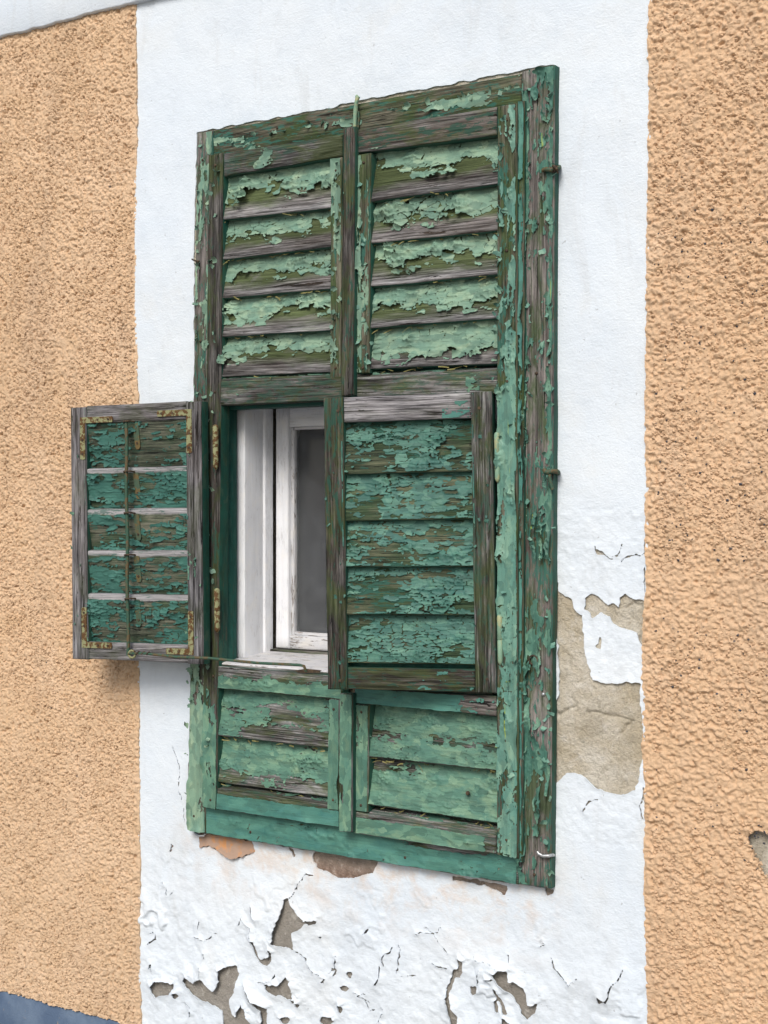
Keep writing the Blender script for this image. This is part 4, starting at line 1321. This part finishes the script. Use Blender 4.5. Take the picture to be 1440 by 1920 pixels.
def L_iron(cx, cz, sx, sz, la=0.085, lb_=0.085, wd=0.015):
    """corner iron: cx,cz outer corner; sx,sz direction of its arms"""
    pts = [(cx, cz), (cx + sx * la, cz), (cx + sx * (la + .002), cz + sz * wd * .5), (cx + sx * la, cz + sz * wd), (cx + sx * wd, cz + sz * wd), (cx + sx * wd, cz + sz * lb_), (cx + sx * wd * .5, cz + sz * (lb_ + .002)), (cx, cz + sz * lb_)]
    o = extrude_poly('corner_iron', [(x, -0.0022, z_) for x, z_ in pts], 0.002, (0, -1, 0), M['rust_yellow'], flapL)
    for (x, z_) in ((cx + sx * la * .55, cz + sz * wd / 2), (cx + sx * la * .88, cz + sz * wd / 2), (cx + sx * wd / 2, cz + sz * lb_ * .55), (cx + sx * wd / 2, cz + sz * lb_ * .88)):
        tube('screw', [(x, -0.001, z_), (x, -0.0036, z_)], 0.003, M['iron_dark'], o, seg=8)


L_iron(-WL + .031, HL - .026, 1, -1, .098, .105)
L_iron(-.026, HL - .018, -1, -1, .098, .105)
L_iron(-WL + .031, .030, 1, 1, .090, .100)
L_iron(-.026, .022, -1, 1, .078, .105)
# hinge barrels stand on the leaf side of the flap's edge
for pz, ht in ((0.47, 0.110), (0.075, 0.108)):
    barrel('hinge', (0.022, 0.030, pz), ht, 0.0072, M['rust_yellow'], flapL)

# ------------------------------------------------------------------ window in the opening
Xr = at(413, 1000, YL)[0]
zt_, zb_ = at(460, 757, -0.01)[2], at(470, 1238, 0.02)[2]
Xe = at(935, 1000, 0)[0]
OW = np.array([Xr, 0.02, zb_])
win = thing('casement_window', OW, 'white painted casement window with dusty pane between the two open flaps', 'window')


def wb(name, lo, hi, mat, grain='v', side=None, bevel=0.002):
    (x0, y0, z0), (x1, y1, z1) = lo, hi
    quad = [(x0, y0, z1), (x1, y0, z1), (x1, y0, z0), (x0, y0, z0)]
    return board(name, quad, y1 - y0, grain, M[mat], win, M[side or mat], bevel=bevel, rough=0.0005, origin=OW)


def Xat(px, y):
    return at(px, 1000, y)[0]


# dark green rebate strips, then the white lining boards stepping back to the sash
xg = Xat(428, -0.004)
wb('green_rebate', (Xr - 0.05, -0.006, zb_ - .02), (xg - 0.002, 0.03, zt_ + .05), 'deep', side='deep')
wb('green_stop', (xg - 0.012, 0.031, zb_ - .01), (Xat(440, 0.035), 0.044, zt_ + .05), 'deep', side='deep')
gs, gi = wb('green_bead', (Xat(421, -0.012) - .002, -0.012, zb_ - .004), (xg, -0.0065, zt_ + .03), 'deep', side='deep', bevel=0.004)
coat((gs, gi), M['low'], 0.25, cell=(0.03, 0.006), A=0.9, B=0.6, lift=0.002, inset=0.0005)
x1_ = Xat(459, 0.046)
wb('lining', (Xat(440, 0.046) - .004, 0.046, zb_ - .01), (x1_, 0.118, zt_ + .08), 'white', side='white')
x2_ = Xat(497, 0.118)
wb('lining', (x1_ - .02, 0.119, zb_ - .005), (x2_, 0.150, zt_ + .08), 'white', side='white')
ys = 0.153
xs0 = x2_ + 0.006
wb('green_header', (Xr - .02, -0.008, zt_ - .012), (Xe, 0.03, zt_ + .04), 'deep', 'h', 'deep')
wb('lining_head', (x1_ - .02, 0.047, zt_ + .002), (Xe, 0.150, zt_ + .06), 'white', 'h', 'white')
zs0 = at(560, 1218, ys)[2]
zs1 = at(560, 778, ys)[2] + 0.02
sw = Xat(537, ys) - Xat(513, ys)
st1 = wb('sash_stile', (xs0, ys, zs0), (xs0 + sw, ys + .038, zs1), 'white', side='white', bevel=0.004)
wb('sash_rail', (xs0 + sw + .0005, ys + .001, zs0 + 0.0), (Xe, ys + .038, zs0 + .034), 'white_worn', 'h', 'white', bevel=0.004)
wb('sash_rail', (xs0 + sw + .0005, ys + .001, at(560, 800, ys)[2]), (Xe, ys + .038, zs1), 'white', 'h', 'white', bevel=0.004)
# putty fillets round the pane
zp0, zp1 = zs0 + .034, at(560, 800, ys)[2]
wb('putty', (xs0 + sw, ys + .010, zp0), (xs0 + sw + .011, ys + .022, zp1), 'white_worn', side='white_worn', bevel=0.006)
wb('putty', (xs0 + sw + .0115, ys + .010, zp0), (Xe, ys + .022, zp0 + .009), 'white_worn', 'h', 'white_worn', bevel=0.006)
wb('putty', (xs0 + sw + .0115, ys + .010, zp1 - .007), (Xe, ys + .022, zp1), 'white_worn', 'h', 'white_worn', bevel=0.006)
pn = wb('pane', (xs0 + sw + .002, ys + .0225, zp0 + .002), (Xe, ys + .0265, zp1 - .002), 'glass')[0]
# inner casement behind the pane
wb('inner_sash_stile', (Xat(566, .27) - .05, .262, zs0), (Xat(562, .27), .298, zs1), 'white', side='white')
# sloping sill
sill = board('sill', [(Xr - .01, 0.15, zb_ + .012), (Xe, 0.15, zb_ + .012), (Xe, -0.030, zb_ - .004), (Xr - .01, -0.030, zb_ - .004)], 0.03, 'h', M['white_worn'], win, M['wood_grey'], origin=OW, bevel=0.004)
wb('sill_fillet', (x2_ - .01, ys - .014, zb_ + .008), (Xe, ys + .03, zs0 - .002), 'wood_rose', 'h', 'wood_rose')

# ------------------------------------------------------------------ iron stay holding the open flap
mw = Matrix.Translation((hp[0], -0.088, hb[2])) @ Matrix.Rotation(math.radians(8), 4, 'Z')
p0 = mw @ Vector((rodx + 0.005, -0.016, 0.020))
p1 = mw @ Vector((rodx + 0.05, -0.020, 0.022))
p2 = Vector(at(392, 1234, -0.100))
p3 = Vector(at(480, 1243, -0.078))
p4 = Vector(at(562, 1247, -0.053))
p5 = Vector(at(570, 1249, -0.051))
p6 = Vector(at(574, 1259, -0.045))
OS = Vector((p6.x, 0, p6.z))
stay = thing('stay_rod', OS, 'thin rusty iron stay reaching from the open flap to the sill', 'stay')
tube('rod', [p0, p1, (p1 + p2) / 2 + Vector((0, 0, -.003)), p2, p3, p4, p5, p6], 0.0034, M['iron_green'], stay, origin=OS, seg=8)
eye = [mw @ Vector((rodx + 0.012 + 0.010 * math.cos(k * .7), -0.016, 0.018 + 0.009 * math.sin(k * .7))) for k in range(10)]
tube('eye', eye, 0.003, M['rust_yellow'], stay, origin=OS, seg=7)
tube('wire_binding', [mw @ Vector((rodx + .02 + k * .005, -0.02 + .004 * math.sin(k * 2.1), 0.022 + .004 * math.cos(k * 2.1))) for k in range(11)], 0.0022, M['iron_dark'], stay, origin=OS, seg=6)
pl_ = [at(554, 1257, YL - .002), at(572, 1254, YL - .002), at(602, 1257, YL - .002), at(598, 1261, YL - .002), at(572, 1262, YL - .002), at(558, 1261, YL - .002)]
extrude_poly('keeper_plate', [np.asarray(p) - np.asarray(OS) for p in pl_], 0.003, (0, -1, 0), M['iron_dark'], stay)

# ------------------------------------------------------------------ small ironwork
def hook(name, label, cat, pts, r, mat, group=None, y=None):
    base = Vector(pts[-1])
    t = thing(name, base, label, cat, group)
    tube('shank', pts, r, M[mat], t, origin=base, seg=8)
    return t


P = lambda a, b_, y: tuple(at(a, b_, y))
hook('wire_hook', 'bright bent wire hook at the lower right corner of the frame', 'hook',
     [P(1040, 1604, 0.01), P(1036, 1603, -.02), P(1028, 1605, -.034), P(1018, 1605, -.035), P(1010, 1601, -.034), P(1008, 1597, -.033)], 0.0036, 'zinc')
hook('wire_hook', 'bright wire hook under the lower left corner of the frame', 'hook',
     [P(366, 1562, 0.0), P(366, 1562, -.012), P(372, 1567, -.014), P(382, 1567, -.012), P(388, 1560, -.002)], 0.0032, 'zinc')
hk = hook('shutter_hook', 'rusty green catch hook on the right edge of the casing at mid height', 'hook',
          [P(1048, 888, 0.01), P(1044, 884, -.026), P(1036, 883, -.034), P(1028, 886, -.036), P(1022, 884, -.036), P(1021, 880, -.034)], 0.0055, 'iron_green')
tube('hook_tail', [P(1030, 888, -.034), P(1031, 900, -.034), P(1036, 918, -.032)], 0.004, M['iron_green'], hk, origin=hk.location, seg=7)
hk = hook('shutter_hook', 'twisted iron hook clotted with paint near the top right of the casing', 'hook',
          [P(1050, 312, 0.01), P(1046, 316, -.024), P(1038, 313, -.032), P(1034, 319, -.034), P(1024, 317, -.033), P(1018, 319, -.030)], 0.0052, 'iron_green')
tube('wire_binding', [P(1036 + 3 * math.sin(k * 1.9) + k, 310 + 7 * (k % 3), -.034 - .004 * math.cos(k * 1.9)) for k in range(10)], 0.0022, M['iron_dark'], hk, origin=hk.location, seg=6)
pg = thing('iron_peg', P(668, 240, YC), 'green painted iron peg standing above the meeting bead on the top rail', 'peg')
tube('shank', [P(665, 244, -.030), P(666, 215, -.031), P(667, 205, -.032), P(668, 192, -.034), P(671, 182, -.036), P(668, 180, -.036)], 0.0055, M['hinge_mint'], pg, origin=pg.location, seg=8, taper=[.8, .9, 1, .8, 1, .7])
tube('shank', [P(671, 244, -.028), P(673, 222, -.028), P(672, 208, -.029)], 0.0028, M['iron_green'], pg, origin=pg.location, seg=7)
ng = thing('nail', P(372, 490, YC), 'bent nail with a paint scrap on the left edge of the casing', 'nail')
tube('shank', [P(374, 490, -.026), P(366, 489, -.030), P(360, 486, -.028)], 0.0022, M['iron_dark'], ng, origin=ng.location, seg=6)
sc = thing('screw_ring', P(1000, 1238, YC), 'small round iron ring screwed on the bare right casing board', 'ring')
c = at(1000, 1238, YC - .003)
tube('ring', [(c[0] + .010 * math.cos(k * math.pi / 7), c[1], c[2] + .010 * math.sin(k * math.pi / 7)) for k in range(15)], 0.0022, M['iron_dark'], sc, origin=sc.location, seg=7)
sc = thing('screw', P(1019, 1302, YC), 'single bright screw head low on the right casing board', 'screw')
tube('head', [P(1019, 1302, YC + .004), P(1019, 1302, YC - .002), P(1019, 1302, YC - .004)], 0.0042, M['zinc'], sc, origin=sc.location, seg=10, taper=[1, 1, .6])
sc = thing('nail', P(877, 1487, YL), 'dark nail head on the lowest slat of the right shutter', 'nail')
tube('head', [P(877, 1487, -.026), P(877, 1487, -.040), P(877, 1487, -.042)], 0.0048, M['iron_dark'], sc, origin=sc.location, seg=10, taper=[1, 1, .6])

# rust-stained flake of plaster hanging loose under the frame
poly = conv([(355, 10), (420, 10), (640, 50), (664, 105), (600, 128), (545, 148), (500, 125), (450, 90), (410, 72), (365, 85)], *BP)
xs = np.arange(min(p[0] for p in poly) - .01, max(p[0] for p in poly) + .01, 0.0025)
zs_ = np.arange(min(p[1] for p in poly) - .01, max(p[1] for p in poly) + .01, 0.0025)
X, Z = np.meshgrid(xs, zs_)
F = -poly_sd(X, Z, poly) + (fbm(X * 120, Z * 120, 5, 2) - .5) * .006
ztop = max(p[1] for p in poly)
H = 0.002 + np.clip((ztop - Z - 0.02) / 0.05, 0, 1) ** 1.5 * 0.018 + (fbm(X * 60, Z * 60, 6, 3) - .5) * .004
F[0] = F[-1] = -.01
F[:, 0] = F[:, -1] = -.01
film('loose_plaster_flake', np.clip(F, -.02, .02), [X, Z, H], lambda v, d: np.stack([v[0], -v[2] + d, v[1]], 1), 0.003, M['orange_flake'], wall)

# ------------------------------------------------------------------ curled paint chips and dry debris caught on the boards
def chips(parent, origin, spots, mat, seed, smin=0.005, smax=0.013, name='curled_paint_chips', ang=None, bends=(0.6, 2.3)):
    """spots: (point, normal, edge direction). Each chip is a small curved scale still holding along one side."""
    rg = np.random.default_rng(seed)
    V, Fq = [], []
    nu, nv = 4, 5
    for p, n, d in spots:
        p, n, d = np.asarray(p, float) - np.asarray(origin, float), np.asarray(n, float), np.asarray(d, float)
        n = n / np.linalg.norm(n)
        a = rg.uniform(0, 2 * math.pi) if ang is None else ang + rg.normal(0, 0.6)
        e = np.cross(n, d)
        e /= np.linalg.norm(e)
        d = d / np.linalg.norm(d)
        u = d * math.cos(a) + e * math.sin(a)
        v_ = np.cross(n, u)
        wdt, ln_ = rg.uniform(smin, smax) * 1.2, rg.uniform(smin, smax) * 1.5
        ben = rg.uniform(*bends)
        b0 = len(V)
        for j in range(nv):
            q = j / (nv - 1)
            th = ben * q
            fx = math.sin(th) / ben * ln_
            fz = (1 - math.cos(th)) / ben * ln_
            for i in range(nu):
                x = (i / (nu - 1) - 0.5) * wdt * (1 - 0.35 * q + 0.25 * rg.uniform(-1, 1))
                V.append(p + u * x + v_ * (fx + rg.uniform(-1, 1) * 0.0006) + n * (fz + 0.0006))
        for j in range(nv - 1):
            for i in range(nu - 1):
                k = b0 + j * nu + i
                Fq.append((k, k + 1, k + nu + 1, k + nu))
    V = np.array(V)
    uvg = np.stack([V[:, 0] + V[:, 1] + 3, V[:, 2] + 5], 1)
    me = raw_mesh(name, V, [np.array(Fq)], {'grain': uvg, 'norm': uvg}, [mat], None, True)
    o = link(bpy.data.objects.new(name, me), parent)
    o['kind'] = 'stuff'
    return o


def spots_on(pxs, y, k, seed, jit=4, out=(0, -1, 0)):
    """k points along a polyline given on the plane y"""
    rg = random.Random(seed)
    res = []
    for _ in range(k):
        i = rg.randrange(len(pxs) - 1)
        t = rg.random()
        a = pxs[i][0] + (pxs[i + 1][0] - pxs[i][0]) * t + rg.gauss(0, jit)
        b_ = pxs[i][1] + (pxs[i + 1][1] - pxs[i][1]) * t
        res.append((at(a, b_, y), (out[0] + rg.gauss(0, .3), out[1], out[2] + rg.gauss(0, .3)), (0, 0.01, 1)))
    return res


chips(casing, O, spots_on([(371, 260), (366, 900), (355, 1540)], YC, 60, 1, 3) + spots_on([(398, 300), (394, 740)], YC, 10, 2), M['sage'], 1)
chips(casing, O, spots_on([(990, 140), (985, 900), (980, 1600)], YC, 70, 3, 5) + spots_on([(1030, 140), (1028, 1640)], YC, 60, 4, 5), M['mint'], 2)
chips(casing, O, spots_on([(420, 265), (970, 165)], YC, 30, 5, 3), M['sage'], 3)
chips(leafR, OR, spots_on([(940, 210), (940, 760)], YL, 40, 6, 9) + spots_on([(955, 760), (955, 1590)], YL, 24, 7, 12) + spots_on([(680, 300), (680, 690)], YL, 24, 8, 7), M['mint'], 4)
chips(leafL, OL, spots_on([(630, 300), (628, 700)], YL, 26, 9, 6) + spots_on([(400, 300), (395, 740), (390, 1500)], YL, 34, 10, 7), M['sage'], 5)
chips(flapL, (0, 0, 0), [((random.uniform(-.05, 0.0) if k % 2 else random.uniform(-WL, -WL + .05), -0.0005, random.uniform(.02, HL - .02)), (0, -1, 0), (0, 0, 1)) for k in range(16)], M['low'], 6, .003, .008)
chips(flapR, (0, 0, 0), [((random.uniform(-.05, 0.0) if k % 2 else random.uniform(-WR, -WR + .05), -0.0005, random.uniform(.02, HR - .02)), (0, -1, 0), (0, 0, 1)) for k in range(16)], M['aqua'], 7, .003, .008)


def debris(parent, lines, y, seed):
    """dry moss and grass ends caught under the slat edges: many short thin ribbons"""
    rg = random.Random(seed)
    V, Fq = [], []
    for (xa, ya), (xb, yb) in lines:
        for _ in range(rg.randint(9, 16)):
            t = rg.random()
            p = Vector(at(xa + (xb - xa) * t, ya + (yb - ya) * t + rg.uniform(0, 5), y + rg.uniform(0, .012)))
            d = Vector((rg.choice((-1, 1)), rg.uniform(-.35, .1), rg.uniform(-.35, .45))).normalized()
            L = rg.uniform(.006, .024)
            wd = rg.uniform(.0006, .0016)
            bend = Vector((0, rg.uniform(-.008, .002), rg.uniform(-.008, .008)))
            b0 = len(V)
            for k in range(5):
                q = k / 4
                c = p + d * L * q + bend * (q * q)
                V += [c + Vector((0, 0, wd)), c - Vector((0, wd, wd))]
            for k in range(4):
                Fq.append((b0 + 2 * k, b0 + 2 * k + 1, b0 + 2 * k + 3, b0 + 2 * k + 2))
    V = np.array(V) - np.array(parent.location)
    me = raw_mesh('dry_debris', V, [np.array(Fq)], None, [M['dry']], None, True)
    o = link(bpy.data.objects.new('dry_debris', me), parent)
    o['kind'] = 'stuff'


debris(leafL, [((420, a), (620, b_)) for a, b_ in zip([413, 488, 560, 633, 710], [391, 464, 543, 620, 700])] + [((410, 1381), (614, 1404)), ((410, 1470), (614, 1500))], -0.036, 3)
debris(leafR, [((700, a), (930, b_)) for a, b_ in zip([379, 457, 539, 616, 693], [347, 434, 516, 598, 684])] + [((692, 1421), (930, 1447)), ((692, 1513), (930, 1548))], -0.036, 4)


# rusty nail heads along the boards
def nails(parent, origin, spots, y):
    for a, b_ in spots:
        c = at(a, b_, y)
        tube('nail_head', [c + np.array([0, .003, 0]), c + np.array([0, -.0012, 0]), c + np.array([0, -.0026, 0])], 0.0036, M['iron_dark'], parent, origin=origin, seg=8, taper=[1, 1, .6])


nails(casing, O, [(1010, 180), (1008, 420), (1006, 700), (1003, 1010), (1000, 1420), (1002, 1640), (380, 300), (376, 640), (368, 1300), (364, 1530), (520, 240), (800, 188), (470, 1560), (760, 1608)], YC)
nails(leafL, OL, [(404, 310), (403, 735), (400, 1268), (395, 1500), (630, 320), (629, 690), (626, 1330), (625, 1500)], YL)
nails(leafR, OR, [(950, 225), (950, 470), (951, 715), (950, 1320), (950, 1575), (682, 305), (680, 690), (678, 1335), (677, 1510)], YL)
